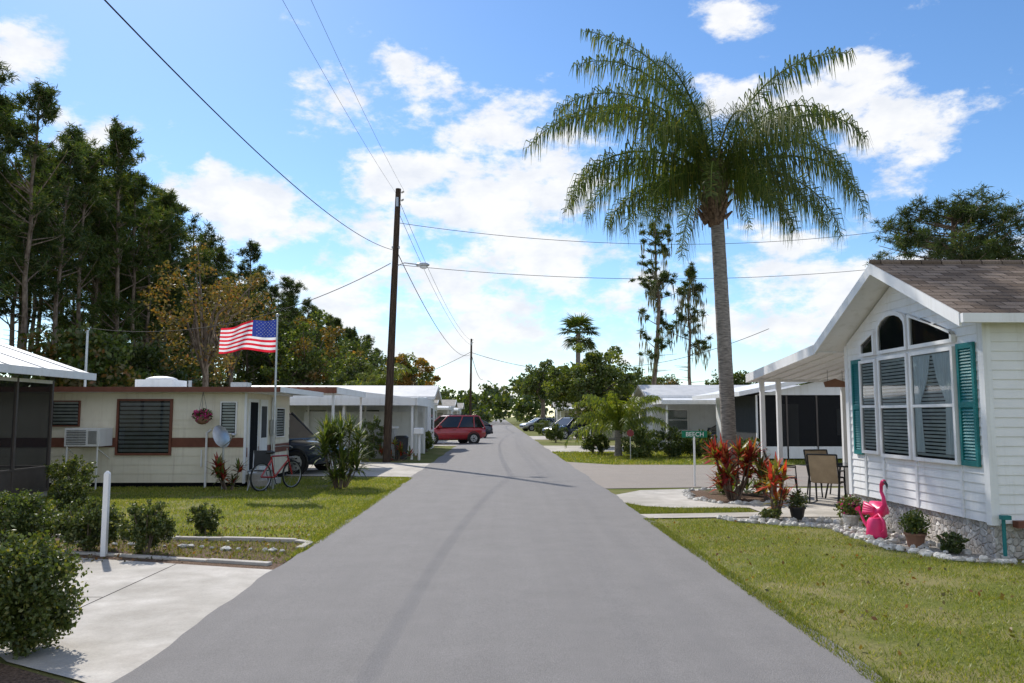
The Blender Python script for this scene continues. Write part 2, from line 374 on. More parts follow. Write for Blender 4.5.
def palm(name, loc, trunk_h, lean, tr, fronds, leaflet=.55, per=75, key='palmleaf', boots=True, width=.035, drop=.9, curl=105, plum=.35, fan=False):
    mb = MB(); N = 30; pts = []; rad = []
    for i in range(N):
        t = i/(N-1); pts.append((lean[0]*t**1.3, lean[1]*t, trunk_h*t)); rad.append(tr*(1.0-.12*t)*(1+.03*(i % 2))+(tr*.4*math.exp(-t*24)))
    mb.tube(pts, rad, 'palmbark', 14)
    top = Vector(pts[-1])
    if boots:
        mb.tube([top+Vector((0, 0, z)) for z in (-1.15, -.9, -.5, 0, .4)], [tr*.95, tr*1.35, tr*1.6, tr*1.4, tr*.6], 'boot', 12)
        for k in range(60):
            a = random.uniform(0, 6.28); z = random.uniform(-1.15, .3); r0 = tr*1.3
            p = top+Vector((math.cos(a)*r0, math.sin(a)*r0, z)); q = p+Vector((math.cos(a)*.18, math.sin(a)*.18, random.uniform(.12, .35)))
            mb.tube([p, q], [.06, .02], 'boot', 5, True)
        for k in range(9):
            a = random.uniform(0, 6.28)
            p = top+Vector((math.cos(a)*tr, math.sin(a)*tr, -.3)); mb.tube([p, p+Vector((math.cos(a)*.35, math.sin(a)*.35, -.1)), p+Vector((math.cos(a)*.45, math.sin(a)*.45, -.8))], [.02, .015, .01], 'boot', 4, False)
    Q = []
    for f_ in fronds:
        az, el, L = f_[:3]; cu_ = f_[3] if len(f_) > 3 else curl
        az = R(az+random.uniform(-6, 6)); el = R(el); S = 18; P = [top.copy()+Vector((math.cos(az)*.08, math.sin(az)*.08, 0))]; T = []
        cr = R(cu_)*random.uniform(.88, 1.12)
        side = random.uniform(-.45, .45); pw = random.uniform(1.1, 1.6)
        for i in range(S):
            t = i/S; e = el-cr*t**pw; aa = az+side*t
            d = Vector((math.cos(aa)*math.cos(e), math.sin(aa)*math.cos(e), math.sin(e))); T.append(d); P.append(P[-1]+d*(L/S))
        T.append(T[-1])
        mb.tube(P, [.03*(1-.9*i/S)+.004 for i in range(S+1)], 'yucca', 5, False)
        for k in range(per):
            if fan:
                t = .45+.15*random.random()
            else:
                t = .10+.90*(k+random.random())/per
            i = min(S-1, int(t*S)); fr = t*S-i
            p = P[i].lerp(P[i+1], fr); d = T[i]
            sd = d.cross(Vector((0, 0, 1)));
            sd = sd.normalized() if sd.length > .05 else Vector((math.sin(az), -math.cos(az), 0))
            upv = sd.cross(d)
            if fan:
                th = R(-120+240*(k+.5)/per); v = (d*math.cos(th)+sd*math.sin(th)).normalized(); ll = leaflet*random.uniform(.85, 1.05)
                v2 = (v+Vector((0, 0, -drop*random.uniform(.3, .9)))).normalized(); b = p+v*ll*.55; c = b+v2*ll*.45; w = v.cross(upv).normalized()*width*.5
                Q += [tuple(p-w*.4), tuple(p+w*.4), tuple(b+w), tuple(b-w), tuple(b-w), tuple(b+w), tuple(c+w*.15), tuple(c-w*.15)]
                continue
            ll = leaflet*(math.sin(math.pi*min(1, .18+t*.74))**.6)*random.uniform(.6, 1.2)
            for sg in (-1, 1):
                v = (sd*sg*random.uniform(.3, .9)+d*random.uniform(.2, .9)+upv*random.uniform(-plum, plum)*1.8).normalized()
                v2 = (v*random.uniform(.15, .7)+Vector((0, 0, -drop*random.uniform(.6, 1.3)))).normalized()
                a = p; b = p+v*ll*.32; c = b+v2*ll*.75
                w = d.normalized()*width*.5
                Q += [tuple(a-w*.5), tuple(a+w*.5), tuple(b+w), tuple(b-w), tuple(b-w), tuple(b+w), tuple(c+w*.15), tuple(c-w*.15)]
    return leafobj(name, [(np.array(Q), key)], mb, loc=loc)

def strap_plant(name, loc, heads, leaf=.45, width=.06, per=26, keys=('ti_red',), stem=True, droop=.5):
    mb = MB(); Q = {k: [] for k in keys}
    for (hx, hy, hz) in heads:
        if stem: mb.tube([(hx*.3, hy*.3, 0), (hx*.8, hy*.8, hz*.6), (hx, hy, hz)], [.02, .016, .012], 'bark', 6)
        for k in range(per):
            key = random.choice(keys); a = random.uniform(0, 6.28); el = R(random.uniform(-15, 85)); L = leaf*random.uniform(.7, 1.15)
            d = Vector((math.cos(a)*math.cos(el), math.sin(a)*math.cos(el), math.sin(el))); p = Vector((hx, hy, hz-random.uniform(0, .12)))
            sd = d.cross(Vector((0, 0, 1))).normalized()*width*.5
            b = p+d*L*.5; c = b+(d+Vector((0, 0, -droop*random.random()))).normalized()*L*.5
            Q[key] += [tuple(p-sd*.3), tuple(p+sd*.3), tuple(b+sd), tuple(b-sd), tuple(b-sd), tuple(b+sd), tuple(c+sd*.1), tuple(c-sd*.1)]
    return leafobj(name, [(np.array(q), k) for k, q in Q.items() if q], mb, loc=loc)

# ------------------------------------------------------------------ ground, road, lawns
g = MB(); g.poly([(-700, -60), (700, -60), (700, 1200), (-700, 1200)], 0, 'grass_ground'); g.obj('ground')
def strip(name, key, xl, xr, y0, y1, z, step=.3, wob=.022):
    mb = MB(); ys = []; y = y0
    while y < y1: ys.append(y); y += step*(1+max(0, y-20)*.06)
    ys.append(y1); vs = []
    for y in ys:
        vs += [(xl+random.uniform(-wob, wob)+.03*math.sin(y*1.3), y, z), (0.5*(xl+xr), y, z+.03), (xr+random.uniform(-wob, wob)+.03*math.sin(y*1.1+1), y, z)]
    fs = []
    for i in range(len(ys)-1):
        a = i*3; fs += [(a, a+1, a+4, a+3), (a+1, a+2, a+5, a+4)]
    mb.add(vs, fs, key, True); return mb.obj(name)
strip('road', 'asphalt', -2.47, 2.45, -20, 420, .02)
m = MB(); m.poly([(-2.35, 5.1), (-2.35, 9.0), (-6.5, 10.3), (-14, 12.3), (-14, 8.5), (-5.2, 7.9), (-4.05, 6.4), (-3.4, 5.75), (-2.7, 5.35)], .013, 'concrete')
m.obj('driveway')
m = MB()
m.box(-3.712, -3.70, 6.1, 9.4, .014, .0145, 'dark'); m.box(-8.0, -3.72, 7.72, 7.732, .014, .0145, 'dark'); m.obj('driveway_joints')
m = MB(); m.poly([(-2.4, 11.0), (-2.4, 22.5), (-9, 22.5), (-16, 19.4), (-16, 12.6), (-3.2, 11.15)], .008, 'lawn'); m.obj('lawn')
m = MB(); m.poly([(-2.5, 9.05), (-2.5, 10.95), (-3.2, 11.1), (-14, 12.8), (-14, 12.3), (-6.5, 10.3)], .006, 'mulch'); m.obj('mulch_bed')
m = MB(); m.poly([(-2.45, 5.05), (-2.8, 5.35), (-3.45, 5.75), (-4.1, 6.4), (-5.2, 7.9), (-9, 8.2), (-9, 2), (-2.45, 2)], .006, 'mulch'); m.obj('mulch_bed')
def rowstones(name, line, key, r=.07, step=.13, jit=.02, z=.03, flat=.6):
    mb = MB()
    for (a, b) in zip(line[:-1], line[1:]):
        a = Vector((a[0], a[1], 0)); b = Vector((b[0], b[1], 0)); n = max(1, int((b-a).length/step))
        for i in range(n):
            p = a.lerp(b, (i+random.uniform(-.3, .3))/n); rr = r*random.uniform(.5, 1.35)
            mb.ell((p.x+random.uniform(-jit, jit), p.y+random.uniform(-jit, jit), z*random.uniform(.6, 1.2)), (rr*random.uniform(.8, 1.3), rr*random.uniform(.7, 1.1), rr*flat*random.uniform(.7, 1.3)), key, 8, 5, .2, False)
    return mb.obj(name)
def kerbline(name, line, w, h, key):
    mb = MB()
    for (a, b) in zip(line[:-1], line[1:]):
        a = Vector((a[0], a[1], 0)); b = Vector((b[0], b[1], 0)); L = (b-a).length; n = max(1, int(L/.6)); d = (b-a)/n; s = Vector((-d.y, d.x, 0)).normalized()*w/2
        for i in range(n):
            p = a+d*i; q = p+d*.985; hh = h+random.uniform(-.008, .008)
            mb.hull([tuple(p-s), tuple(q-s), tuple(q+s), tuple(p+s)], [tuple(v+Vector((0, 0, hh))) for v in (p-s, q-s, q+s, p+s)], key)
    return mb.obj(name, bevel=.008)
kerbline('garden_edging', [(-2.62, 9.35), (-4.2, 9.85), (-6.4, 10.55), (-9, 11.3)], .10, .035, 'concrete')
kerbline('garden_edging', [(-2.55, 10.4), (-2.52, 10.85), (-2.75, 11.03), (-3.2, 11.12), (-5, 11.35), (-9, 11.9)], .10, .05, 'concrete')
rowstones('border_stones', [(-2.7, 10.2), (-4.0, 10.55), (-6, 11.0)], 'rock', .05, .16, .05)
# fallen leaf litter on the beds and lawn
P = np.stack([rng.uniform(-6.5, -2.5, 900), rng.uniform(9.5, 12.5, 900), rng.uniform(.012, .03, 900)], 1)
P2_ = np.stack([rng.uniform(2.5, 9, 500), rng.uniform(5, 13, 500), rng.uniform(.03, .045, 500)], 1)
leafobj('leaf_litter', [(rand_leaves(np.concatenate([P, P2_]), .05, .03), 'leaf_autumn')])
m = MB(); m.poly([(-2.4, 22.6), (-2.4, 29), (-9, 31), (-9, 23.5)], .013, 'concrete'); m.obj('driveway')
m = MB(); m.poly([(-2.4, 46), (-2.4, 56), (-9, 56), (-9, 46)], .013, 'concrete'); m.obj('driveway')
m = MB(); m.poly([(2.35, 18.9), (5.0, 19.2), (20, 20.5), (20, 27.5), (4, 28), (2.35, 30)], .012, 'asphalt_old'); m.obj('side_street')
m = MB(); m.poly([(2.38, 15.9), (2.7, 15.2), (3.3, 14.9), (4.6, 14.9), (4.6, 13.55), (12, 13.55), (12, 18.9), (4.9, 18.9), (3.2, 18.4), (2.38, 17.2)], .018, 'concrete'); m.obj('driveway')
m = MB(); m.poly([(2.4, 13.4), (4.55, 13.62), (4.55, 14.2), (2.4, 13.95)], .018, 'concrete'); m.obj('footpath')
m = MB(); m.poly([(2.4, 2), (14, 2), (14, 9.6), (5.5, 9.4), (5.0, 10.3), (5.0, 12.3), (3.9, 12.9), (3.6, 13.3), (2.4, 13.35)], .008, 'lawn'); m.obj('lawn')
bed = [(3.6, 13.5), (3.9, 12.9), (5.0, 12.25), (5.0, 10.3), (5.4, 9.45), (5.95, 9.25), (5.95, 13.5)]
m = MB(); m.poly(bed, .010, 'gravel'); m.obj('flower_bed')
L1 = [(3.7, 13.5), (3.75, 13.1), (4.1, 12.8), (5.0, 12.25), (5.0, 10.3), (5.4, 9.45), (6.3, 9.2)]
rowstones('border_stones', L1, 'rock', .06, .075, .05, .03, .65)
rowstones('border_stones', [(3.9, 16.4), (4.3, 15.6), (5.2, 15.5), (5.6, 16.2), (5.7, 17.5), (5.0, 18.5), (4.2, 18.2), (3.9, 16.4)], 'rock', .07, .10, .05, .03, .65)
rowstones('bed_stones', [(5.15, 10.4), (5.3, 11.4), (5.2, 12.2), (4.2, 13.2), (5.4, 12.9), (5.6, 10.0)], 'rock', .05, .05, .2, .03, .8)
m = MB(); m.poly([(3.95, 16.4), (4.3, 15.65), (5.2, 15.55), (5.6, 16.2), (5.65, 17.5), (5.0, 18.45), (4.2, 18.15)], .024, 'mulch'); m.obj('mulch_bed')
m = MB(); m.poly([(2.4, 58), (8, 58), (12, 64), (12, 70), (2.4, 68)], .013, 'concrete'); m.obj('driveway')
m = MB(); m.poly([(2.4, 38), (7, 38), (7, 46), (2.4, 46)], .013, 'concrete'); m.obj('driveway')

def inpoly(X, Y, poly):
    ins = np.zeros(len(X), bool); n = len(poly); j = n-1
    for i in range(n):
        xi, yi = poly[i]; xj, yj = poly[j]
        c = ((yi > Y) != (yj > Y)) & (X < (xj-xi)*(Y-yi)/(yj-yi+1e-12)+xi); ins ^= c; j = i
    return ins
def grass(name, poly, n, h, w, z=.008, power=1.0):
    p = np.array(poly); x0, y0 = p.min(0); x1, y1 = p.max(0)
    X = rng.uniform(x0, x1, n); Y = y0+(y1-y0)*rng.random(n)**power
    k = inpoly(X, Y, poly); X = X[k]; Y = Y[k]
    pat = np.sin(X*2.1+np.sin(Y*1.7)*1.5)*np.sin(Y*1.9+X)+.6*np.sin(X*5.3+Y*2)*np.sin(Y*4.7-X*2.2)
    k = rng.random(len(X)) < (.70+.4*pat); X = X[k]; Y = Y[k]; n = len(X)
    B = np.stack([X, Y, np.full(n, z)], 1); a = rng.uniform(0, 6.28, n); W = np.stack([np.cos(a), np.sin(a), 0*a], 1)*w*.5
    H = rng.uniform(.5, 1.25, (n, 1))*h; T = np.concatenate([rng.normal(size=(n, 2))*.6*H, H], 1)
    P = np.stack([B-W, B+W, B+T*.6+W*.8, B+T], 1).reshape(-1, 3)
    return leafobj(name, [(P, 'blade')])
grass('lawn_grass', [(2.5, 4.0), (11, 4.0), (11, 9.5), (5.5, 9.3), (4.9, 10.3), (4.9, 12.2), (3.8, 12.8), (3.5, 13.3), (2.4, 13.35)], 230000, .03, .007, power=1.1)
grass('lawn_grass', [(-2.48, 11.1), (-2.5, 22.4), (-9, 22.4), (-12, 19.2), (-12, 12.4), (-3.2, 11.25)], 120000, .04, .012)
grass('grass_tufts', [(2.42, 14.0), (4.5, 14.3), (4.5, 14.85), (3.2, 14.85), (2.7, 15.1), (2.42, 15.8)], 14000, .045, .008)
grass('grass_edge', [(-2.5, 9.5), (-2.40, 11), (-2.38, 22), (-2.55, 22), (-2.6, 11)], 9000, .05, .01)
grass('grass_edge', [(2.36, 4), (2.36, 13.3), (2.5, 13.3), (2.5, 4)], 16000, .04, .008)
grass('grass_tufts', [(-2.5, 9.4), (-2.5, 10.9), (-6, 11.4), (-6, 10.7)], 9000, .035, .008)
grass('verge_grass', [(2.45, 30), (4, 28.2), (20, 27.7), (20, 38), (2.45, 38)], 50000, .07, .03)

# ------------------------------------------------------------------ windows
def window(mb, o, u, w, h, n, frame='white', fw=.05, proud=.05, blinds=True, fill='blind', rails=1, slat=.05):
    o = Vector(o); u = Vector(u); n = Vector(n); z = Vector((0, 0, 1))
    def bx(a0, a1, b0, b1, d0, d1, key):
        P = [o+u*a+z*b for a, b in ((a0, b0), (a1, b0), (a1, b1), (a0, b1))]
        mb.hull([tuple(p+n*d0) for p in P], [tuple(p+n*d1) for p in P], key)
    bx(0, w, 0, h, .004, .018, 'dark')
    if blinds:
        y = .03
        while y < h-.03:
            P = [o+z*y+n*.02+u*.02, o+z*y+n*.02+u*(w-.02), o+z*(y+slat*.66)+n*.036+u*(w-.02), o+z*(y+slat*.66)+n*.036+u*.02]
            mb.quad([tuple(p) for p in P], fill); y += slat
    P = [o+n*.042, o+n*.042+u*w, o+n*.042+u*w+z*h, o+n*.042+z*h]; mb.quad([tuple(p) for p in P], 'glass')
    bx(-fw, 0, -fw, h+fw, .0, proud+.012, frame); bx(w, w+fw, -fw, h+fw, .0, proud+.012, frame)
    bx(0, w, -fw, 0, .0, proud+.012, frame); bx(0, w, h, h+fw, .0, proud+.012, frame)
    for i in range(rails):
        b = h*(i+1)/(rails+1); bx(0, w, b-.02, b+.02, .043, proud+.008, frame)

# ------------------------------------------------------------------ white mobile home (right)
og = (5.9, 11.56, 0); H = empty('white_mobile_home', og)
Yn, Yf, Yc, Xw = 9.63, 13.49, 11.56, 5.9
gz = lambda y: 3.80-.46*abs(y-Yc)
m = MB()
a = [(Xw, Yn, .42), (Xw, Yf, .42), (Xw, Yf, gz(Yf)), (Xw, Yc, gz(Yc)), (Xw, Yn, gz(Yn))]
m.hull([(16, p[1], p[2]) for p in a], a, 'white')
def clipg(z):
    if z >= 3.78: return None
    d = min(Yf-Yc, (3.80-z)/.46); return ((Xw, Yc-d, 0), (Xw, Yc+d, 0))
m.boards((Xw, Yn, 0), (Xw, Yf, 0), .42, 3.8, .115, (-1, 0, 0), 'white', clipg)
m.boards((Xw, Yn, 0), (16, Yn, 0), .42, 2.9, .115, (0, -1, 0), 'white')
m.box(Xw-.03, Xw+.07, Yn-.03, Yn+.08, .40, 2.88, 'white_alu')
m.box(Xw-.03, Xw+.07, Yf-.08, Yf+.03, .40, 2.88, 'white_alu')
for y in (12.28, 11.32, 10.215, 12.89):
    m.box(Xw-.026, Xw, y-.03, y+.03, .42, 1.06, 'white_alu')
m.obj('walls', H, og)
m = MB(); m.box(Xw+.03, 15.9, Yn+.03, Yf-.03, 0, .415, 'stone'); m.obj('stone_skirting', H, og)
m = MB()
rz = lambda y: 3.93-.46*abs(y-Yc)
for y0, y1 in ((9.35, Yc), (Yc, 13.77)):
    P = [(y0, rz(y0)), (y1, rz(y1)), (y1, rz(y1)-.09), (y0, rz(y0)-.09)]
    m.hull([(5.48, y, z) for y, z in P], [(16.3, y, z) for y, z in P], 'white_alu')
    P = [(y0, rz(y0)+.012), (y1, rz(y1)+.012), (y1, rz(y1)-.15), (y0, rz(y0)-.15)]
    m.hull([(5.45, y, z) for y, z in P], [(5.478, y, z) for y, z in P], 'white')
m.box(5.46, 16.3, 9.28, 9.348, rz(9.35)-.11, rz(9.35)+.0, 'white'); m.obj('roof_deck', H, og)
m = MB()
for y0, y1 in ((9.33, Yc), (13.79, Yc)):
    m.quad([(5.46, y0, rz(y0)+.02), (16.3, y0, rz(y0)+.02), (16.3, y1, rz(y1)+.02), (5.46, y1, rz(y1)+.02)], 'shingle')
    m.quad([(5.46, y0, rz(y0)+.02), (16.3, y0, rz(y0)+.02), (16.3, y0, rz(y0)+.0), (5.46, y0, rz(y0)+.0)], 'shingle')
m.tube([(5.46, Yc, rz(Yc)+.02), (16.3, Yc, rz(Yc)+.02)], .05, 'shingle', 6); m.obj('roof_shingles', H, og)
m = MB(); U = (0, -1, 0); Nn = (-1, 0, 0)
window(m, (Xw-.014, 12.84, 1.16), U, .46, 1.38, Nn, rails=1)
window(m, (Xw-.014, 12.20, 1.13), U, .80, 1.42, Nn, rails=1)
window(m, (Xw-.014, 11.24, 1.13), U, 1.0, 1.42, Nn, rails=1)
def transom(pts):
    n = len(pts); x = Xw-.014
    m.quad([(x-.018, y, z) for y, z in pts], 'dark'); m.quad([(x-.04, y, z) for y, z in pts], 'glass')
    cy = sum(p[0] for p in pts)/n; cz = sum(p[1] for p in pts)/n
    outp = [(y+(.05 if y > cy else -.05), z+(.05 if z > cz else -.05)) for y, z in pts]
    for i in range(n):
        j = (i+1) % n
        A = [(x, *pts[i]), (x, *pts[j]), (x, *outp[j]), (x, *outp[i])]
        m.hull(A, [(x-.06, p[1], p[2]) for p in A], 'white')
transom([(12.80, 2.70), (12.40, 2.70), (12.40, 2.98), (12.80, 2.84)])
arc = [(12.20, 2.70), (11.40, 2.70), (11.40, 3.0)]+[(11.8-.4*math.cos(R(k)), 3.0+.20*math.sin(R(k))) for k in (20, 45, 70, 90, 110, 135, 160)]+[(12.20, 3.0)]
transom(arc)
transom([(11.24, 2.70), (10.24, 2.70), (10.24, 2.80), (11.24, 3.10)])
m.obj('windows', H, og)
m = MB()
for (y0, y1) in ((11.22, 10.76), (10.26, 10.72)):   # tied-back curtains
    for k in range(10):
        f0, f1 = k/10, (k+1)/10; xa = Xw-.050-(.006 if k % 2 else 0); xb = Xw-.050-(0 if k % 2 else .006)
        rows = [(2.53, 1.0), (2.2, .8), (1.9, .38), (1.6, .42), (1.2, .5)]
        for (za, wa), (zb, wb) in zip(rows[:-1], rows[1:]):
            m.quad([(xa, y0+(y1-y0)*f0*wa, za), (xb, y0+(y1-y0)*f1*wa, za), (xb, y0+(y1-y0)*f1*wb, zb), (xa, y0+(y1-y0)*f0*wb, zb)], 'curtain')
m.obj('curtains', H, og)
m = MB()
for y0, y1 in ((13.23, 12.93), (10.15, 9.78)):
    z0, z1 = 1.08, 2.62; x = Xw-.016
    for (p, q) in ((y0, y0-.05), (y1+.05, y1)): m.box(x-.035, x, q, p, z0, z1, 'teal')
    for z in (z0, (z0+z1)/2-.04, z1-.07): m.box(x-.034, x, y1+.05, y0-.05, z, z+.07, 'teal')
    m.box(x-.006, x, y1+.05, y0-.05, z0+.07, z1-.07, 'teal')
    z = z0+.08
    while z < z1-.09:
        m.quad([(x-.028, y1+.05, z), (x-.028, y0-.05, z), (x-.008, y0-.05, z+.035), (x-.008, y1+.05, z+.035)], 'teal'); z += .04
m.obj('shutters', H, og)
m = MB()
P = [(13.77, 2.90), (17.5, 2.60), (17.5, 2.50), (13.77, 2.80)]
m.hull([(5.52, y, z) for y, z in P], [(13, y, z) for y, z in P], 'white_alu')
P = [(13.77, 2.93), (17.62, 2.62), (17.62, 2.44), (13.77, 2.76)]
m.hull([(5.44, y, z) for y, z in P], [(5.515, y, z) for y, z in P], 'white')
m.box(5.52, 13, 17.503, 17.60, 2.45, 2.61, 'white')
for k in range(24): x = 5.8+k*.3; m.hull([(x, 13.8, 2.797), (x+.03, 13.8, 2.797), (x+.03, 17.45, 2.503), (x, 17.45, 2.503)], [(x, 13.8, 2.77), (x+.03, 13.8, 2.77), (x+.03, 17.45, 2.476), (x, 17.45, 2.476)], 'white')
for x in (5.72, 6.08, 7.5, 9.6, 11.8): m.box(x-.045, x+.045, 17.35, 17.44, .02, 2.51, 'white')
m.obj('patio_awning', H, og)
m = MB(); m.tube([(5.98, 9.56, 0.05), (5.98, 9.56, .5)], .022, 'teal'); m.box(5.93, 6.03, 9.48, 9.56, .48, .53, 'teal')
m.box(6.12, 6.30, 9.50, 9.61, .38, .46, 'brown')
m.box(6.4, 6.9, 9.54, 9.612, .1, .45, 'white_alu'); m.obj('utility_fittings', H, og)
m = MB(); m.hull([(6.55, 16.0, 2.28), (6.95, 16.0, 2.28), (6.98, 16.0, 2.38), (6.75, 16.0, 2.45), (6.52, 16.0, 2.38)], [(6.55, 16.03, 2.28), (6.95, 16.03, 2.28), (6.98, 16.03, 2.38), (6.75, 16.03, 2.45), (6.52, 16.03, 2.38)], 'terracotta')
m.tube([(6.6, 16.015, 2.4), (6.6, 16.015, 2.66)], .004, 'black'); m.tube([(6.9, 16.015, 2.4), (6.9, 16.015, 2.66)], .004, 'black'); m.obj('hanging_sign')
m = MB()
for k in range(5):
    x = 8.6+k*.9; m.box(x, x+.05, 18.6, 18.65, .02, 2.0, 'white')
m.box(8.6, 12.25, 18.6, 18.65, 2.0, 2.06, 'white'); m.box(8.6, 12.25, 18.61, 18.64, .6, .65, 'white'); m.box(8.65, 12.2, 18.62, 18.63, .02, .6, 'white_alu')
m.box(8.65, 12.2, 18.626, 18.628, .65, 2.0, 'mesh')
m.obj('patio_screen')

# ------------------------------------------------------------------ beige mobile home (left)
og = (-8, 19.4, 0); H = empty('beige_mobile_home', og)
m = MB(); X0, X1, Yh, Yb = -17, -6.12, 19.4, 23.4
m.box(X0, X1, Yh, Yb, .12, 2.26, 'beige')
m.boards((X0, Yh, 0), (X1, Yh, 0), .12, .95, .21, (0, -1, 0), 'beige', out=.012)
m.boards((X0, Yh, 0), (X1, Yh, 0), 1.19, 2.26, .21, (0, -1, 0), 'beige', out=.012)
m.boards((X1, Yh, 0), (X1, Yb, 0), .12, 2.26, .21, (1, 0, 0), 'beige', out=.012)
m.box(X0, X1+.02, Yh-.022, Yh-.001, .96, 1.18, 'brown'); m.box(X1+.001, X1+.022, Yh-.022, Yb, .72, .94, 'brown')
m.box(X1-.02, X1+.03, Yh-.03, Yh+.04, .1, 2.26, 'white_alu')
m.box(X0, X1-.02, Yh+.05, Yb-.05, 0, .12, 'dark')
m.obj('walls', H, og)
m = MB(); m.box(X0, X1+.9, Yh-.32, Yb+.2, 2.30, 2.37, 'white_alu'); m.box(X0, X1+.92, Yh-.36, Yh-.325, 2.27, 2.39, 'brown'); m.box(X1+.902, X1+.94, Yh-.36, Yb+.2, 2.26, 2.39, 'white')
m.box(X0, X1+.1, Yh-.1, Yb, 2.26, 2.30, 'white_alu')
m.box(-9.2, -8.25, 20.3, 21.2, 2.37, 2.62, 'white'); m.box(-6.8, -6.4, 20.3, 20.7, 2.37, 2.55, 'steel'); m.ell((-8.7, 20.7, 2.62), (.4, .4, .1), 'white')
m.tube([(-7.9, 20.5, 2.37), (-7.9, 20.5, 2.6)], .05, 'steel'); m.tube([(-10.6, 20.6, 2.37), (-10.6, 20.6, 3.9)], .03, 'steel')
m.obj('roof', H, og)
m = MB()
window(m, (-9.12, Yh-.012, .82), (1, 0, 0), 1.22, 1.24, (0, -1, 0), 'brown', .05, .05, True, 'jalousie', 0, .10)
window(m, (-10.7, Yh-.012, 1.48), (1, 0, 0), .62, .56, (0, -1, 0), 'brown', .03, .04, True, 'blind', 0, .08)
window(m, (-6.68, Yh-.012, 1.3), (1, 0, 0), .34, .72, (0, -1, 0), 'white', .03, .04, True, 'blind', 0, .07)
m.box(X1+.004, X1+.05, 19.55, 20.3, .3, 2.12, 'white'); m.box(X1+.051, X1+.056, 19.63, 20.22, .4, 2.04, 'dark')
m.box(X1+.004, X1+.05, 20.45, 21.1, .3, 2.12, 'white'); m.box(X1+.051, X1+.056, 20.55, 21.0, 1.15, 1.95, 'screen')
window(m, (X1+.013, 21.9, 1.15), (0, 1, 0), .8, .75, (1, 0, 0), 'white', .03, .04, True, 'blind', 0, .07)
m.box(X1+.06, X1+.6, 19.5, 20.5, 0, .16, 'concrete'); m.box(X1+.06, X1+.35, 19.55, 20.45, .16, .3, 'concrete')
m.obj('windows_and_door', H, og)
m = MB(); m.tube([(-7.0, Yh-.08, 0), (-7.0, Yh-.08, 1.3), (-6.9, Yh-.08, 1.38)], .028, 'white'); m.tube([(-7.12, Yh-.05, .9), (-7.12, Yh-.05, .5)], .02, 'white')
m.box(X1+.03, X1+.14, 21.4, 21.62, 1.2, 1.6, 'steel'); m.tube([(X1+.05, 21.5, .2), (X1+.05, 21.5, 2.2)], .025, 'steel'); m.obj('pipes', H, og)
m = MB(); m.box(-10.05, -9.25, 18.72, 19.36, 1.0, 1.42, 'white')
for k in range(9): m.box(-10.0, -9.55, 18.70, 18.719, 1.05+k*.038, 1.065+k*.038, 'screen')
m.box(-9.5, -9.3, 18.705, 18.719, 1.06, 1.36, 'steel')
for x in (-10.0, -9.3):
    m.tube([(x, 18.76, 0), (x, 18.76, 1.0)], .02, 'white'); m.tube([(x, 18.76, .95), (x, 19.35, .7)], .015, 'white')
m.obj('air_conditioner', bevel=.01)
m = MB()
for i in range(5):
    r0, r1 = .25*i/5, .25*(i+1)/5
    for k in range(20):
        a, b = 2*math.pi*k/20, 2*math.pi*(k+1)/20
        def dp(r, t): v = Vector((r*math.cos(t), .9*r*r, r*1.1*math.sin(t))); v.rotate(Matrix.Rotation(R(-20), 3, 'X')); v.rotate(Matrix.Rotation(R(62), 3, 'Z')); return tuple(v+Vector((-6.4, 18.7, 1.25)))
        m.add([dp(r0, a), dp(r1, a), dp(r1, b), dp(r0, b)], [(0, 1, 2, 3)], 'steel', True)
m.tube([(-6.4, 18.75, 0), (-6.4, 18.75, 1.2)], .025, 'steel'); m.tube([(-6.4, 18.72, 1.0), (-6.18, 18.5, 1.12), (-6.1, 18.5, 1.25)], .012, 'steel'); m.ell((-6.1, 18.5, 1.27), (.05, .05, .05), 'steel')
m.obj('satellite_dish')
m = MB(); m.ell((-7.0, 19.0, 1.62), (.16, .16, .12), 'terracotta', 12, 6)
for a in (0, 2.1, 4.2): m.tube([(-7.0+.14*math.cos(a), 19.0+.14*math.sin(a), 1.66), (-7.0, 19.0, 2.27)], .004, 'black', 4)
P = np.array([-7, 19, 1.72])+unit(600)*rng.uniform(.3, 1, (600, 1))*[.24, .24, .17]
leafobj('hanging_flower_basket', [(rand_leaves(P[:330], .07, .05), 'flower'), (rand_leaves(P[330:], .08, .045), 'leaf')], m)
og = (-6, 24, 0); H = empty('carport', og); m = MB()
m.box(-9.5, -4.9, 23.9, 29, 2.45, 2.53, 'white_alu'); m.box(-9.5, -4.86, 23.84, 23.9, 2.38, 2.56, 'brown'); m.box(-4.90, -4.84, 23.9, 29, 2.36, 2.56, 'white')
for k in range(16): m.box(-9.4+k*.28, -9.36+k*.28, 23.9, 29, 2.53, 2.57, 'grey_roof')
m.obj('roof', H, og); m = MB()
for y in (24.0, 28.8): m.box(-5.02, -4.95, y, y+.07, 0, 2.45, 'white')
m.obj('posts', H, og)

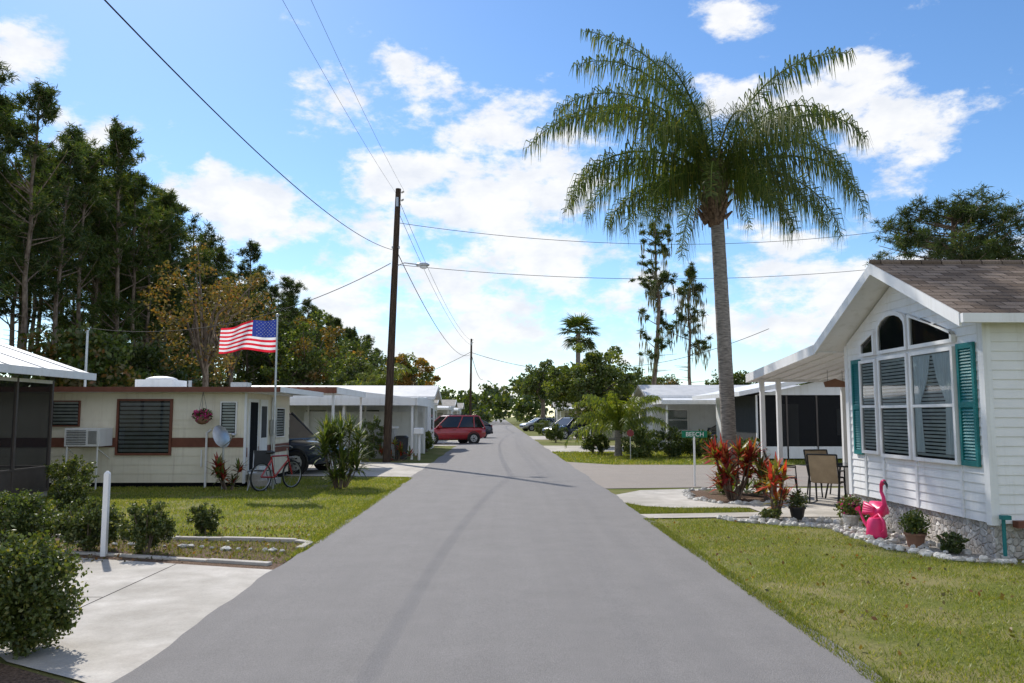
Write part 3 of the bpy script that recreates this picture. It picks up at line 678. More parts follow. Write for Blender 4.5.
# screened porch (far left)
og = (-11, 14, 0); H = empty('screened_porch', og); m = MB()
XP, Y0, Y1 = -9.5, 9.0, 17.2
m.box(-14, XP-.02, Y0, Y1-.02, 0, .14, 'concrete')
y = Y1
while y > Y0: m.box(XP-.06, XP, y-.06, y, .14, 2.45, 'bronze'); y -= 1.25
m.box(XP-.055, XP-.005, Y0, Y1, .14, .2, 'bronze'); m.box(XP-.055, XP-.005, Y0, Y1, .62, .66, 'bronze'); m.box(XP-.055, XP-.005, Y0, Y1, 2.38, 2.45, 'white')
for x in (-10.7, -11.9, -13.1): m.box(x, x+.05, Y1-.06, Y1-.01, .14, 2.45, 'bronze')
m.box(-14, XP-.06, Y1-.055, Y1-.01, .62, .66, 'bronze'); m.box(XP-.04, XP-.02, Y0, Y1-.07, .2, .62, 'bronze')
m.obj('frame', H, og)
m = MB(); m.quad([(XP-.03, Y0, .66), (XP-.03, Y1, .66), (XP-.03, Y1, 2.4), (XP-.03, Y0, 2.4)], 'mesh'); m.quad([(-14, Y1-.03, .2), (XP, Y1-.03, .2), (XP, Y1-.03, 2.4), (-14, Y1-.03, 2.4)], 'mesh')
m.box(-14.2, -14, Y0, Y1+.1, 0, 2.9, 'dark'); m.obj('screens', H, og)
m = MB()
zz = lambda x: 2.62+(-8.95-x)*.34
P = [(-8.95, zz(-8.95)), (-12, zz(-12)), (-12, zz(-12)-.07), (-8.95, zz(-8.95)-.07)]
m.hull([(x, 8.6, z) for x, z in P], [(x, 17.7, z) for x, z in P], 'roof_metal')
P2 = [(-12.001, zz(-12)), (-15, zz(-12)-.9), (-15, zz(-12)-.97), (-12.001, zz(-12)-.07)]
m.hull([(x, 8.6, z) for x, z in P2], [(x, 17.7, z) for x, z in P2], 'roof_metal')
y = 8.7
while y < 17.6:
    m.hull([(-8.95, y, zz(-8.95)), (-8.95, y+.04, zz(-8.95)), (-12, y+.04, zz(-12)), (-12, y, zz(-12))], [(-8.95, y, zz(-8.95)+.02), (-8.95, y+.04, zz(-8.95)+.02), (-12, y+.04, zz(-12)+.02), (-12, y, zz(-12)+.02)], 'roof_metal'); y += 1.2
m.box(-8.948, -8.88, 8.6, 17.72, zz(-8.95)-.14, zz(-8.95)+.01, 'white'); m.obj('roof', H, og)

# ------------------------------------------------------------------ more homes
def home(name, x0, x1, y0, y1, h, wall='white_alu', roofk='grey_roof', side=1, carport=True, cp=3.2, gable=.6):
    cx, cy = (x0+x1)/2, (y0+y1)/2; og = (cx, cy, 0); E = empty(name, og); m = MB()
    m.box(x0, x1, y0, y1, .0, h, wall)
    m.boards((x0, y0, 0), (x1, y0, 0), .3, h, .2, (0, -1, 0), wall)
    xr = x1 if side < 0 else x0; n = 1 if side < 0 else -1
    m.obj('walls', E, og); m = MB()
    yc = cy
    for a, b in ((y0-.35, yc), (y1+.35, yc)):
        P = [(a, h-.02), (b, h+gable), (b, h+gable+.09), (a, h+.07)]
        m.hull([(x0-.35, y, z) for y, z in P], [(x1+.35, y, z) for y, z in P], roofk)
    m.hull([(x0+.01, y0, h), (x0+.01, y1, h), (x0+.01, yc, h+gable-.02)], [(x1-.01, y0, h), (x1-.01, y1, h), (x1-.01, yc, h+gable-.02)], wall)
    for xx in (x0-.38, x1+.352):
        for a, b in ((y0-.37, yc), (y1+.37, yc)):
            P = [(a, h-.08), (b, h+gable-.05), (b, h+gable+.1), (a, h+.08)]; m.hull([(xx, y, z) for y, z in P], [(xx+.028, y, z) for y, z in P], 'white')
    m.box(x0-.35, x1+.35, y0-.42, y0-.352, h-.08, h+.06, 'white')
    m.obj('roof', E, og); m = MB()
    window(m, (xr, cy+(-.7 if n > 0 else .7), 1.0), (0, 1 if n > 0 else -1, 0), 1.4, 1.1, (n, 0, 0))
    x = x0+.8
    while x < x1-1.6:
        window(m, (x, y0-.016, 1.0), (1, 0, 0), 1.0, 1.0, (0, -1, 0), rails=1); x += 2.6
    m.obj('windows', E, og)
    if carport:
        m = MB(); ya = y0-cp
        m.hull([(x0-.2, ya, 2.35), (x1, ya, 2.35), (x1, y0-.45, 2.55), (x0-.2, y0-.45, 2.55)], [(x0-.2, ya, 2.42), (x1, ya, 2.42), (x1, y0-.45, 2.62), (x0-.2, y0-.45, 2.62)], 'white_alu')
        m.box(x0-.2, x1, ya-.06, ya-.002, 2.26, 2.46, 'white')
        m.box((x1+.002 if n > 0 else x0-.26), (x1+.06 if n > 0 else x0-.202), ya-.06, y0-.45, 2.28, 2.56, 'white')
        nn = 4
        for i in range(nn):
            x = x0+(x1-x0-.1)*i/(nn-1); m.box(x, x+.08, ya+.1, ya+.18, 0, 2.36, 'white')
        m.obj('carport', E, og)
    return E
home('mobile_home', -13, -3.6, 40, 44, 2.6, 'white_alu', 'roof_metal', -1, True, 5.0)
home('mobile_home', -15, -5.0, 60, 64, 2.6, 'beige', 'grey_roof', -1, True, 3.5)
home('mobile_home', -15, -4.6, 76, 80, 2.6, 'white_alu', 'grey_roof', -1, True, 4)
home('mobile_home', -15, -4.8, 96, 100, 2.6, 'white_alu', 'grey_roof', -1, True, 4)
home('mobile_home', 7.9, 18, 41.5, 45.5, 2.7, 'white_alu', 'roof_metal', 1, True, 3.6)
home('mobile_home', 6.5, 16, 62, 66, 2.6, 'beige', 'grey_roof', 1, True, 4)
home('mobile_home', 6, 16, 84, 88, 2.6, 'white_alu', 'grey_roof', 1, True, 4)
og = (12, 33, 0); E = empty('screened_lanai_home', og); m = MB()
m.box(10.0, 20, 33.4, 37, 0, 2.7, 'white_alu'); m.box(9.8, 20, 30.4, 30.46, .1, .55, 'white')
for k in range(9): x = 9.75+k*1.15; m.box(x, x+.06, 30.4, 30.47, 0, 2.5, 'white' if k % 3 == 0 else 'bronze')
m.box(9.82, 20, 30.42, 30.44, .55, 2.45, 'mesh')
m.box(9.76, 9.80, 30.5, 33.3, .1, 2.5, 'screen')
m.box(10, 20, 33.2, 33.39, 0, 2.6, 'screen'); m.box(11.5, 12.4, 33.15, 33.198, .2, 2.2, 'white'); m.box(14, 15.6, 33.15, 33.198, .9, 2.0, 'white_alu')
m.obj('walls', E, og); m = MB()
P = [(9.0, 2.45), (14, 3.45), (19, 2.45), (19, 2.6), (14, 3.62), (9.0, 2.62)]
m.hull([(x, 30.0, z) for x, z in P], [(x, 37.4, z) for x, z in P], 'white_alu')
m.hull([(9.8, 30.42, 2.5), (18.6, 30.42, 2.5), (14, 30.42, 3.42)], [(9.8, 30.46, 2.5), (18.6, 30.46, 2.5), (14, 30.46, 3.42)], 'white')
m.obj('roof', E, og)
og = (-6, 34, 0); E = empty('white_carport', og); m = MB()
m.hull([(-9, 31.5, 2.3), (-3.3, 31.5, 2.3), (-3.3, 37, 2.3), (-9, 37, 2.3)], [(-9, 31.5, 2.4), (-3.3, 31.5, 2.4), (-3.3, 37, 2.4), (-9, 37, 2.4)], 'white')
m.box(-9, -3.28, 31.42, 31.497, 2.12, 2.42, 'white'); m.box(-3.298, -3.22, 31.42, 37, 2.12, 2.42, 'white')
P = [(-9, 2.402), (-6.2, 2.75), (-3.3, 2.402)]
m.hull([(x, 31.5, z) for x, z in P], [(x, 37, z) for x, z in P], 'white'); m.obj('roof', E, og); m = MB()
for x in (-8.8, -6.2, -3.5):
    for y in (31.7, 36.8): m.box(x, x+.08, y, y+.08, 0, 2.3, 'white')
m.box(-9, -3.5, 37.0, 37.06, 0, 1.9, 'white_alu'); m.obj('posts', E, og)
m = MB(); m.box(-5.2, -4.2, 32.2, 33.0, 0, 1.2, 'steel'); m.box(-5.25, -4.15, 32.15, 33.05, 1.2, 1.28, 'white'); m.obj('storage_cabinet', bevel=.02)
m = MB(); m.tube([(-3.9, 31.9, 0), (-3.9, 31.9, .85)], [.24, .29], 'screen', 14); m.tube([(-3.9, 31.9, .85), (-3.9, 31.9, .93)], [.31, .2], 'black', 14); m.obj('rubbish_bin')

# ------------------------------------------------------------------ utility poles & wires
def upole(name, base, topxy, h, r=.15, lamp=True):
    m = MB(); b = Vector(base); t = Vector((topxy[0], topxy[1], h))
    m.tube([b, b.lerp(t, .5), t], [r, r*.85, r*.68], 'wood', 12)
    m.tube([b.lerp(t, .93)+Vector((0, -.14, 0)), b.lerp(t, .93)+Vector((0, -.14, .35))], .05, 'steel')
    for k in (.985, .955): m.tube([b.lerp(t, k)+Vector((.12, 0, 0)), b.lerp(t, k)+Vector((.22, 0, .06))], .035, 'rock', 6)
    m.tube([b.lerp(t, .78)+Vector((-.15, -.02, 0)), b.lerp(t, .78)+Vector((.15, -.02, 0))], .05, 'steel', 6)
    m.tube([b.lerp(t, .1)+Vector((-.13, -.1, 0)), b.lerp(t, .7)+Vector((-.09, -.09, 0))], .02, 'wood', 6)
    o = m.obj(name, origin=base)
    if lamp:
        q = b.lerp(t, lamp); m = MB()
        m.tube([q, q+Vector((.35, -.1, .12)), q+Vector((.85, -.15, .05))], .025, 'steel', 8)
        c = q+Vector((1.05, -.17, .03)); m.ell(c, (.26, .13, .09), 'steel', 12, 8); m.ell(c+Vector((.04, 0, -.07)), (.15, .1, .09), 'lampclear', 12, 8)
        m.obj('street_lamp', origin=tuple(q))
    return o
upole('utility_pole', (-4.15, 29.6, 0), (-3.85, 29.6), 10.25, lamp=.71)
upole('utility_pole', (-3.3, 89, 0), (-3.2, 89), 10.3, lamp=None)
def wire(name, a, b, sag, r=.012, n=30):
    a = Vector(a); b = Vector(b); m = MB()
    m.tube([a.lerp(b, i/n)-Vector((0, 0, 4*sag*(i/n)*(1-i/n))) for i in range(n+1)], r, 'wire', 5, False); m.obj(name)
wire('power_line', (-4.0, 29.6, 7.9), (-4.2, -12, 7.6), 1.75, .0095, 60)
wire('power_line', (-3.95, 29.6, 10.1), (-4.1, -14, 10.2), .9, .004, 60)
wire('power_line', (-3.65, 29.6, 10.2), (-3.3, -14, 10.3), .9, .004, 60)
wire('power_line', (-3.9, 29.6, 10.0), (-3.2, 89, 10.1), 1.0, .009)
wire('power_line', (-3.9, 29.6, 9.5), (-3.2, 89, 9.6), 1.0, .009)
wire('power_line', (-3.9, 29.6, 7.9), (-3.2, 89, 8.6), 1.5, .016)
wire('power_line', (-3.2, 89, 8.6), (-3.2, 150, 8.6), 1.0, .03)
wire('power_line', (-3.9, 29.6, 8.95), (17, 33, 9.6), .75, .010)
wire('power_line', (-3.9, 29.6, 7.35), (17, 33, 8.0), .55, .010)
wire('power_line', (-4.1, 29.6, 7.4), (-16, 31, 5.1), 1.0, .014)
wire('power_line', (-3.3, 89, 8.8), (12, 95, 7.2), .8, .025)
wire('power_line', (-3.3, 89, 8.8), (-14, 80, 4), .5, .025)
wire('power_line', (8, 70, 6.0), (17, 50, 7.2), .8, .018)

# ------------------------------------------------------------------ flag
m = MB(); m.tube([(-5.28, 18.9, 0), (-5.28, 18.9, 4.05)], [.03, .02], 'steel', 10); m.ell((-5.28, 18.9, 4.08), (.045, .045, .045), 'steel', 8, 6)
E = empty('flag_on_pole', (-5.28, 18.9, 0)); m.obj('flagpole', E, (-5.28, 18.9, 0))
m = MB(); FW, FH = 1.30, .78; NX = 39; NZ = 13
def fp(i, j, off=0):
    s = i/NX; t = j/NZ
    x = -5.30-FW*s*.97; y = 18.9+.12*math.sin(s*9+t*1.2)*s**.5+.03*math.sin(s*21+t*3)+off; z = 4.0-FH*(1-t)*(1-.25*s)-.22*s**1.3-.03*math.sin(s*8+.6)
    return (x-.10*(1-t)*s, y, z)
for j in range(NZ):
    for i in range(NX):
        blue = i < 16 and j >= 6; key = 'flag_blue' if blue else ('flag_red' if j % 2 == 0 else 'flag_white')
        m.add([fp(i, j), fp(i+1, j), fp(i+1, j+1), fp(i, j+1)], [(0, 1, 2, 3)], key, True)
for a in range(9):
    for b in range(6 if a % 2 == 0 else 5):
        i = 1+b*2.4+(0 if a % 2 == 0 else 1.2); j = 6.5+a*.7
        m.add([fp(i, j, -.008), fp(i+.6, j, -.008), fp(i+.6, j+.35, -.008), fp(i, j+.35, -.008)], [(0, 1, 2, 3)], 'flag_white')
m.obj('flag', E, (-5.28, 18.9, 0))

# ------------------------------------------------------------------ vehicles
def car(name, loc, rz, paint, L=4.5, W=1.82, Ht=1.68, suv=True):
    E = empty(name, loc, rz); h = L/2; m = MB()
    st = [(-h, .48, .78, .78), (-h+.06, .34, 1.0, .86), (-h+.4, .26, 1.06, .9), (-h+1.2, .24, 1.07, .91), (0, .24, 1.05, .91), (h-1.5, .24, 1.03, .91), (h-1.15, .24, 1.0, .9), (h-.5, .26, .92, .87), (h-.12, .32, .82, .78), (h, .42, .66, .66)]
    ring = 16; vs = []
    for x, zb, zt, hw in st:
        for k in range(ring):
            a = 2*math.pi*k/ring; c, s_ = math.cos(a), math.sin(a)
            y = hw*W/1.82*math.copysign(abs(c)**.35, c); z = (zb+zt)/2+(zt-zb)/2*math.copysign(abs(s_)**.55, s_); vs.append((x, y, z))
    fs = [(i*ring+k, (i+1)*ring+k, (i+1)*ring+(k+1) % ring, i*ring+(k+1) % ring) for i in range(len(st)-1) for k in range(ring)]
    m.add(vs, fs, paint, True); m.add(vs[:ring], [tuple(range(ring))[::-1]], paint); m.add(vs[-ring:], [tuple(range(ring))], paint)
    m.obj('body', E)
    m = MB(); zb = 1.0; zt = Ht-.05
    xb0, xb1 = (-h+.1, h-1.15); xt0, xt1 = ((-h+.42, h-1.95) if suv else (-h+.95, h-2.0))
    hb, ht_ = .84*W/1.82, .66*W/1.82
    m.hull([(xb0, -hb, zb), (xb1, -hb, zb), (xb1, hb, zb), (xb0, hb, zb)], [(xt0, -ht_, zt), (xt1, -ht_, zt), (xt1, ht_, zt), (xt0, ht_, zt)], 'carglass'); m.obj('windows', E, bevel=.04)
    m = MB(); m.hull([(xt0-.06, -ht_-.03, zt-.02), (xt1+.06, -ht_-.03, zt-.02), (xt1+.06, ht_+.03, zt-.02), (xt0-.06, ht_+.03, zt-.02)], [(xt0+.1, -ht_+.08, Ht), (xt1-.15, -ht_+.08, Ht), (xt1-.15, ht_-.08, Ht), (xt0+.1, ht_-.08, Ht)], paint)
    for sg in (-1, 1):
        for fb, ft in ((0.0, 0.0), (.22, .17), (.56, .52), (1, 1)):
            xb = xb0+(xb1-xb0)*fb; xt = xt0+(xt1-xt0)*ft; m.tube([(xb, sg*(hb+.005), zb-.02), (xt, sg*(ht_+.005), zt)], .04, paint, 6)
        m.box(-.2, .0, sg*(.925*W/1.82)-.008, sg*(.925*W/1.82)+.008, .86, .89, 'black')
        m.box(h-1.45, h-1.28, sg*.98-.09, sg*.98+.09, 1.0, 1.13, paint)
        m.box(-h+.04, -h+.1, sg*.74-.08, sg*.74+.08, .72, 1.02, 'lampred')
        m.box(h-.2, h-.06, sg*.58-.14, sg*.58+.14, .64, .76, 'lampclear')
    if suv:
        for sg in (-1, 1): m.tube([(xt0+.1, sg*(ht_-.06), Ht+.04), (xt1-.2, sg*(ht_-.06), Ht+.04)], .018, 'black', 6)
    m.obj('roof_and_trim', E, bevel=.01)
    m = MB(); m.box(h-.06, h+.012, -.45, .45, .5, .64, 'black'); m.box(-h-.02, -h+.1, -.8, .8, .36, .52, 'black'); m.box(-h-.012, -h+.05, -.16, .16, .74, .86, 'white')
    for x in (-h+.85, h-.88):
        for sg in (-1, 1):
            yy = sg*.83*W/1.82
            m.tube([(x, yy-.11, .34), (x, yy+.105, .34)] if sg > 0 else [(x, yy-.105, .34), (x, yy+.11, .34)], .345, 'rubber', 22, True, False)
            o_ = yy+sg*.106; m.tube([(x, o_, .34), (x, o_+sg*.012, .34)], .22, 'steel', 16, True, False); m.tube([(x, o_+sg*.012, .34), (x, o_+sg*.02, .34)], .06, 'black', 8)
            for k in range(5):
                a = k*1.257; m.tube([(x+.12*math.cos(a), o_+sg*.013, .34+.12*math.sin(a)), (x+.17*math.cos(a), o_+sg*.015, .34+.17*math.sin(a))], .03, 'black', 5)
            m.torus((x, sg*.905*W/1.82, .36), .39, .03, 'black', 'y', 18)
    m.obj('wheels_and_bumpers', E)
    return E
car('red_suv', (-3.2, 49.5, 0), R(203), 'red', 4.4, 1.85, 1.75)
car('parked_car', (-2.9, 62, 0), R(190), 'navy', 4.5, 1.8, 1.5, False)
car('dark_suv', (-7.15, 24.9, 0), R(-14), 'navy', 4.7, 1.95, 1.85)
car('parked_car', (5.4, 60.5, 0), R(215), 'navy', 4.6, 1.85, 1.6)
car('parked_car', (4.6, 92, 0), R(200), 'silver', 4.6, 1.85, 1.5, False)
car('parked_car', (-3.9, 84, 0), R(20), 'silver', 4.6, 1.85, 1.5, False)
car('parked_car', (11.5, 38.9, 0), R(190), 'navy', 4.6, 1.85, 1.5, False)

E = empty('bicycle', (-5.15, 18.75, 0), R(62)); m = MB()
for x in (-.5, .5):
    m.torus((x, 0, .33), .31, .02, 'rubber', 'y', 26); m.torus((x, 0, .33), .285, .01, 'steel', 'y', 26)
    for k in range(14): a = k*math.pi/7; m.tube([(x, 0, .33), (x+.28*math.cos(a), 0, .33+.28*math.sin(a))], .002, 'steel', 3, False)
m.obj('wheels', E); m = MB()
bb = (-.08, 0, .3); seat = (-.2, 0, .78); head = (.33, 0, .78); hb = (.36, 0, .68)
for p, q in ((bb, seat), (bb, hb), (seat, head), ((-.5, 0, .33), bb), ((-.5, 0, .33), (-.18, 0, .7)), (head, (.5, 0, .33))): m.tube([p, q], .02, 'red', 6)
m.tube([head, (.31, 0, .95)], .014, 'steel', 6); m.tube([(.18, -.28, .98), (.3, -.1, 1.0), (.3, .1, 1.0), (.18, .28, .98)], .012, 'steel', 6)
m.ell((-.23, 0, .87), (.14, .08, .04), 'black', 10, 6); m.tube([seat, (-.23, 0, .86)], .014, 'steel', 6); m.torus((-.08, 0, .3), .09, .008, 'steel', 'y', 14)
m.tube([(-.08, -.09, .16), (-.08, -.05, .16), (-.08, .05, .44), (-.08, .1, .44)], .01, 'black', 5)
m.box(.4, .62, -.12, .12, .72, .74, 'steel'); m.obj('frame', E)
m = MB()
for s in (0, .42): m.tube([(-5.75+s, 18.5, 0), (-5.75+s, 18.9, .45), (-5.75+s, 18.95, .9)], .014, 'steel', 6); m.tube([(-5.75+s, 18.9, 0), (-5.75+s, 18.5, .45)], .014, 'steel', 6)
m.box(-5.75, -5.33, 18.5, 18.9, .44, .455, 'screen'); m.box(-5.75, -5.33, 18.93, 18.945, .55, .9, 'screen'); m.obj('folding_chair')

m = MB(); m.box(-4.84, -4.78, 9.95, 10.01, 0, 1.0, 'white'); m.hull([(-4.84, 9.95, 1.0), (-4.78, 9.95, 1.0), (-4.78, 10.01, 1.0), (-4.84, 10.01, 1.0)], [(-4.82, 9.97, 1.03), (-4.80, 9.97, 1.03), (-4.80, 9.99, 1.03), (-4.82, 9.99, 1.03)], 'white'); m.obj('marker_post')
E = empty('street_name_sign', (4.72, 19.5, 0)); m = MB(); m.tube([(4.72, 19.5, 0), (4.72, 19.5, 1.2)], .025, 'white', 8); m.obj('post', E, (4.72, 19.5, 0))
m = MB(); m.box(4.42, 5.04, 19.485, 19.50, 1.18, 1.34, 'green_sign'); m.obj('panel', E, (4.72, 19.5, 0), bevel=.004)
cu = bpy.data.curves.new('letters', 'FONT'); cu.body = 'BEECH'; cu.size = .15; cu.extrude = .002; cu.align_x = 'CENTER'; cu.materials.append(M['white'])
t = link(bpy.data.objects.new('letters', cu)); t.parent = E; t.location = (.015, -.018, 1.21); t.rotation_euler = (R(90), 0, 0)
E = empty('stop_sign', (5.0, 30.8, 0)); m = MB(); m.tube([(5, 30.8, 0), (5, 30.8, 1.2)], .02, 'steel', 8)
o8 = [(5+.14*math.cos(R(22.5+45*k)), 1.05+.14*math.sin(R(22.5+45*k))) for k in range(8)]
m.hull([(x, 30.77, z) for x, z in o8], [(x, 30.776, z) for x, z in o8], 'signred'); m.obj('post_and_plate', E, (5, 30.8, 0))
m = MB(); m.box(-3.15, -3.05, 30.9, 31.0, 0, 1.0, 'white'); m.box(-3.3, -2.95, 30.7, 31.2, 1.0, 1.25, 'white'); m.obj('mailbox', bevel=.04)

def chair(loc, rz):
    E = empty('patio_chair', loc, rz); m = MB()
    for s in (-.27, .27):
        m.tube([(-.28, s, 0), (-.22, s, .4), (.22, s, .42), (.38, s, .95)], .016, 'black', 6)
        m.tube([(.3, s, 0), (.2, s, .42)], .016, 'black', 6); m.tube([(-.26, s, .2), (-.24, s, .62), (.26, s, .64)], .016, 'black', 6)
        m.tube([(-.28, s, 0), (.3, s, .0)], .014, 'black', 6)
    m.tube([(.38, -.27, .95), (.38, .27, .95)], .016, 'black', 6); m.tube([(-.22, -.27, .4), (-.22, .27, .4)], .016, 'black', 6); m.obj('frame', E)
    m = MB(); P = [(-.22, .41), (0, .38), (.2, .41), (.29, .65), (.38, .94)]
    for (a, b), (c, d) in zip(P[:-1], P[1:]): m.hull([(a, -.25, b), (c, -.25, d), (c, .25, d), (a, .25, b)], [(a, -.25, b+.012), (c, -.25, d+.012), (c, .25, d+.012), (a, .25, b+.012)], 'tan')
    m.obj('sling', E)
chair((6.35, 15.6, .018), R(-125)); chair((6.0, 17.0, .018), R(160)); chair((7.5, 15.4, .018), R(-60)); chair((7.9, 16.6, .018), R(20)); chair((6.9, 17.0, .018), R(100))
m = MB(); m.tube([(7.0, 16.2, .70), (7.0, 16.2, .73)], .55, 'carglass', 28, True, False); m.torus((7, 16.2, .715), .55, .018, 'black', 'z', 28)
for a in (.8, 2.4, 3.9, 5.5): m.tube([(7+.45*math.cos(a), 16.2+.45*math.sin(a), .02), (7+.3*math.cos(a), 16.2+.3*math.sin(a), .7)], .018, 'black', 6)
m.obj('patio_table')

# flamingo ornament + pink watering can
m = MB(); fx, fy = 5.32, 11.35
m.tube([(fx, fy+.22, .48), (fx, fy+.17, .45), (fx, fy+.08, .40), (fx, fy-.02, .37), (fx, fy-.12, .38), (fx, fy-.17, .43)], [.01, .06, .12, .135, .09, .04], 'pink', 14, True, True, .8)
m.tube([(fx, fy-.13, .40), (fx, fy-.21, .48), (fx, fy-.19, .58), (fx, fy-.13, .65), (fx, fy-.14, .74), (fx, fy-.20, .79)], [.05, .032, .024, .022, .025, .036], 'pink', 10)
m.ell((fx, fy-.21, .79), (.033, .045, .036), 'pink', 10, 8); m.tube([(fx, fy-.24, .79), (fx, fy-.30, .76), (fx, fy-.31, .71)], [.022, .017, .006], 'black', 8)
for s in (-.04, .04): m.tube([(fx+s, fy, .30), (fx+s, fy+.02, .17), (fx+s, fy, .0)], .009, 'black', 6)
for s in (-1, 1):
    for k in range(4): m.tube([(fx+s*.085, fy-.08, .42-k*.02), (fx+s*(.13+.01*k), fy+.06, .45-k*.035), (fx+s*.10, fy+.20+.01*k, .48-k*.03)], [.02, .04, .008], 'pink', 7)
m.obj('flamingo_ornament', origin=(fx, fy, 0))
m = MB(); wx, wy = 5.2, 11.15
m.tube([(wx, wy, .03), (wx, wy, .06), (wx, wy, .25), (wx, wy, .30)], [.12, .14, .12, .09], 'pink', 18)
m.tube([(wx-.02, wy+.12, .10), (wx-.06, wy+.24, .22), (wx-.08, wy+.34, .36)], [.03, .02, .016], 'pink', 8); m.tube([(wx-.08, wy+.34, .36), (wx-.09, wy+.37, .39)], [.02, .045], 'pink', 10)
m.tube([(wx, wy-.10, .10), (wx, wy-.22, .16), (wx, wy-.22, .28), (wx, wy-.08, .36), (wx, wy+.06, .30)], .014, 'pink', 8); m.obj('pink_watering_can', origin=(wx, wy, 0))

def pot(loc, r, h, key='terracotta', plant='shrub', n=900, pr=.2, ls=.05):
    m = MB()
    m.tube([(0, 0, 0), (0, 0, h*.85), (0, 0, h*.86), (0, 0, h)], [r*.7, r*.95, r*1.08, r*1.08], key, 16, True, False); m.tube([(0, 0, h), (0, 0, h+.004)], r*.95, 'mulch', 14)
    P = np.array([0, 0, h+pr*.6])+unit(n)*rng.uniform(.2, 1, (n, 1))*[pr, pr, pr*.9]
    k = int(n*.85)
    return leafobj('potted_plant', [(rand_leaves(P[:k], ls, ls*.5, .5), plant), (rand_leaves(P[k:], ls*.7, ls*.6), 'flower' if plant != 'leaf' else 'leaf_bright')], m, loc=loc)
pot((5.4, 10.5, .01), .13, .18, 'terracotta', 'leaf', 1100, .2); pot((5.35, 12.3, .01), .13, .2, 'rock', 'shrub', 900, .2)
pot((4.9, 13.3, .01), .13, .2, 'black', 'leaf', 600, .2)
shrub('bed_plant', (5.55, 12.75, 0), .22, .4, 1500, .04, 'leaf'); shrub('bed_plant', (5.6, 10.0, 0), .18, .26, 1200, .035, 'leaf'); shrub('bed_plant', (4.4, 13.1, 0), .18, .2, 1000, .035, 'shrub'); shrub('bed_plant', (5.45, 11.9, 0), .16, .34, 900, .035, 'shrub')

# ------------------------------------------------------------------ plants near
shrub('shrub', (-3.42, 5.95, 0), .42, .86, 19000, .034)
shrub('shrub', (-4.38, 10.15, 0), .35, .64, 9000, .038); shrub('shrub', (-5.2, 10.35, 0), .40, .66, 10000, .038)
shrub('shrub', (-6.1, 10.5, 0), .50, .72, 11000, .038, 'leaf', 1.1); shrub('shrub', (-4.25, 11.75, 0), .24, .44, 4800, .034)
shrub('shrub', (-7.0, 10.9, 0), .50, .75, 9000, .038, 'leaf', 1.2); shrub('shrub', (-7.6, 14.5, 0), .35, .6, 4000, .045); shrub('shrub', (-8.7, 16.5, 0), .5, .9, 5000, .05)
hd = [(random.uniform(-.4, .4), random.uniform(-.35, .35), random.uniform(.3, 1.4)) for _ in range(18)]
strap_plant('dracaena_plant', (-3.75, 19.1, 0), hd, .5, .045, 60, ('yucca',), True, .6)
hd = [(random.uniform(-.4, .45), random.uniform(-.3, .3), random.uniform(.35, 1.15)) for _ in range(14)]
strap_plant('ti_plant', (4.72, 16.3, .02), hd, .42, .075, 30, ('ti_red', 'ti_red', 'ti_green'))
hd = [(random.uniform(-.18, .25), random.uniform(-.2, .2), random.uniform(.3, 1.05)) for _ in range(7)]
strap_plant('ti_plant', (4.52, 13.35, .0), hd, .32, .06, 26, ('ti_red', 'ti_green'))
hd = [(random.uniform(-.15, .15), random.uniform(-.15, .15), random.uniform(.2, .7)) for _ in range(5)]
strap_plant('ti_plant', (5.3, 16.0, .0), hd, .4, .07, 26, ('ti_green', 'ti_red', 'yucca'))
strap_plant('croton_plant', (-6.2, 18.6, 0), [(random.uniform(-.3, .3), random.uniform(-.1, .1), random.uniform(.2, .6)) for _ in range(8)], .3, .06, 24, ('ti_red', 'ti_green', 'yucca'))
strap_plant('croton_plant', (-3.9, 30.8, 0), [(random.uniform(-.7, .7), random.uniform(-.1, .1), random.uniform(.2, .7)) for _ in range(9)], .3, .07, 24, ('ti_red', 'ti_green', 'yucca'))
strap_plant('bromeliad', (5.2, 17.2, .02), [(random.uniform(-.5, .4), random.uniform(-.3, .3), .12) for _ in range(7)], .4, .05, 20, ('yucca',), False)

# queen palm
fr = [(178, 50, 4.9, 118), (190, 34, 4.3), (166, 60, 4.5, 120), (172, 4, 2.8, 80), (150, 28, 3.6), (215, 50, 4.0), (184, 18, 3.9, 90),
      (4, 44, 4.2, 112), (-14, 26, 3.9), (10, 58, 4.1, 118), (0, 2, 2.9, 80), (-32, 46, 3.7), (28, 34, 3.6), (-5, 66, 4.0, 112), (8, 16, 3.6, 90),
      (165, 82, 4.9, 78), (192, 76, 4.6, 100), (80, 80, 4.0, 90), (176, 70, 4.6, 105), (230, 70, 4.0, 105), (-45, 72, 4.0, 100), (120, 84, 4.3, 80),
      (-90, 48, 3.4), (-62, 34, 3.4), (-120, 40, 3.5), (-100, 8, 2.6, 85), (90, 48, 3.4), (62, 32, 3.6), (120, 38, 3.6), (100, 6, 2.8, 85), (-70, -5, 2.4, 70), (-150, 2, 2.7, 80), (200, -15, 2.2, 60), (-20, -15, 2.2, 60)]
palm('queen_palm_tree', (5.05, 17.6, 0), 7.1, (-.2, 0), .165, fr, .85, 120, width=.026, curl=108, drop=1.9, plum=.5)
def ring(n, els, L): return [(360*i/n+random.uniform(-15, 15), random.choice(els), L*random.uniform(.85, 1.1)) for i in range(n)]
palm('pygmy_palm', (5.0, 34, 0), 1.1, (.05, 0), .16, ring(30, (20, 40, 55, 70, 80), 2.5), .45, 60, 'leaf_bright', False, .045, .6, 95)
palm('cabbage_palm_tree', (6.3, 65, 0), 8.4, (.1, 0), .2, ring(26, (-30, -5, 15, 35, 60, 80), 1.8), 1.15, 26, 'palmleaf', False, .10, .6, 50, .6, True)
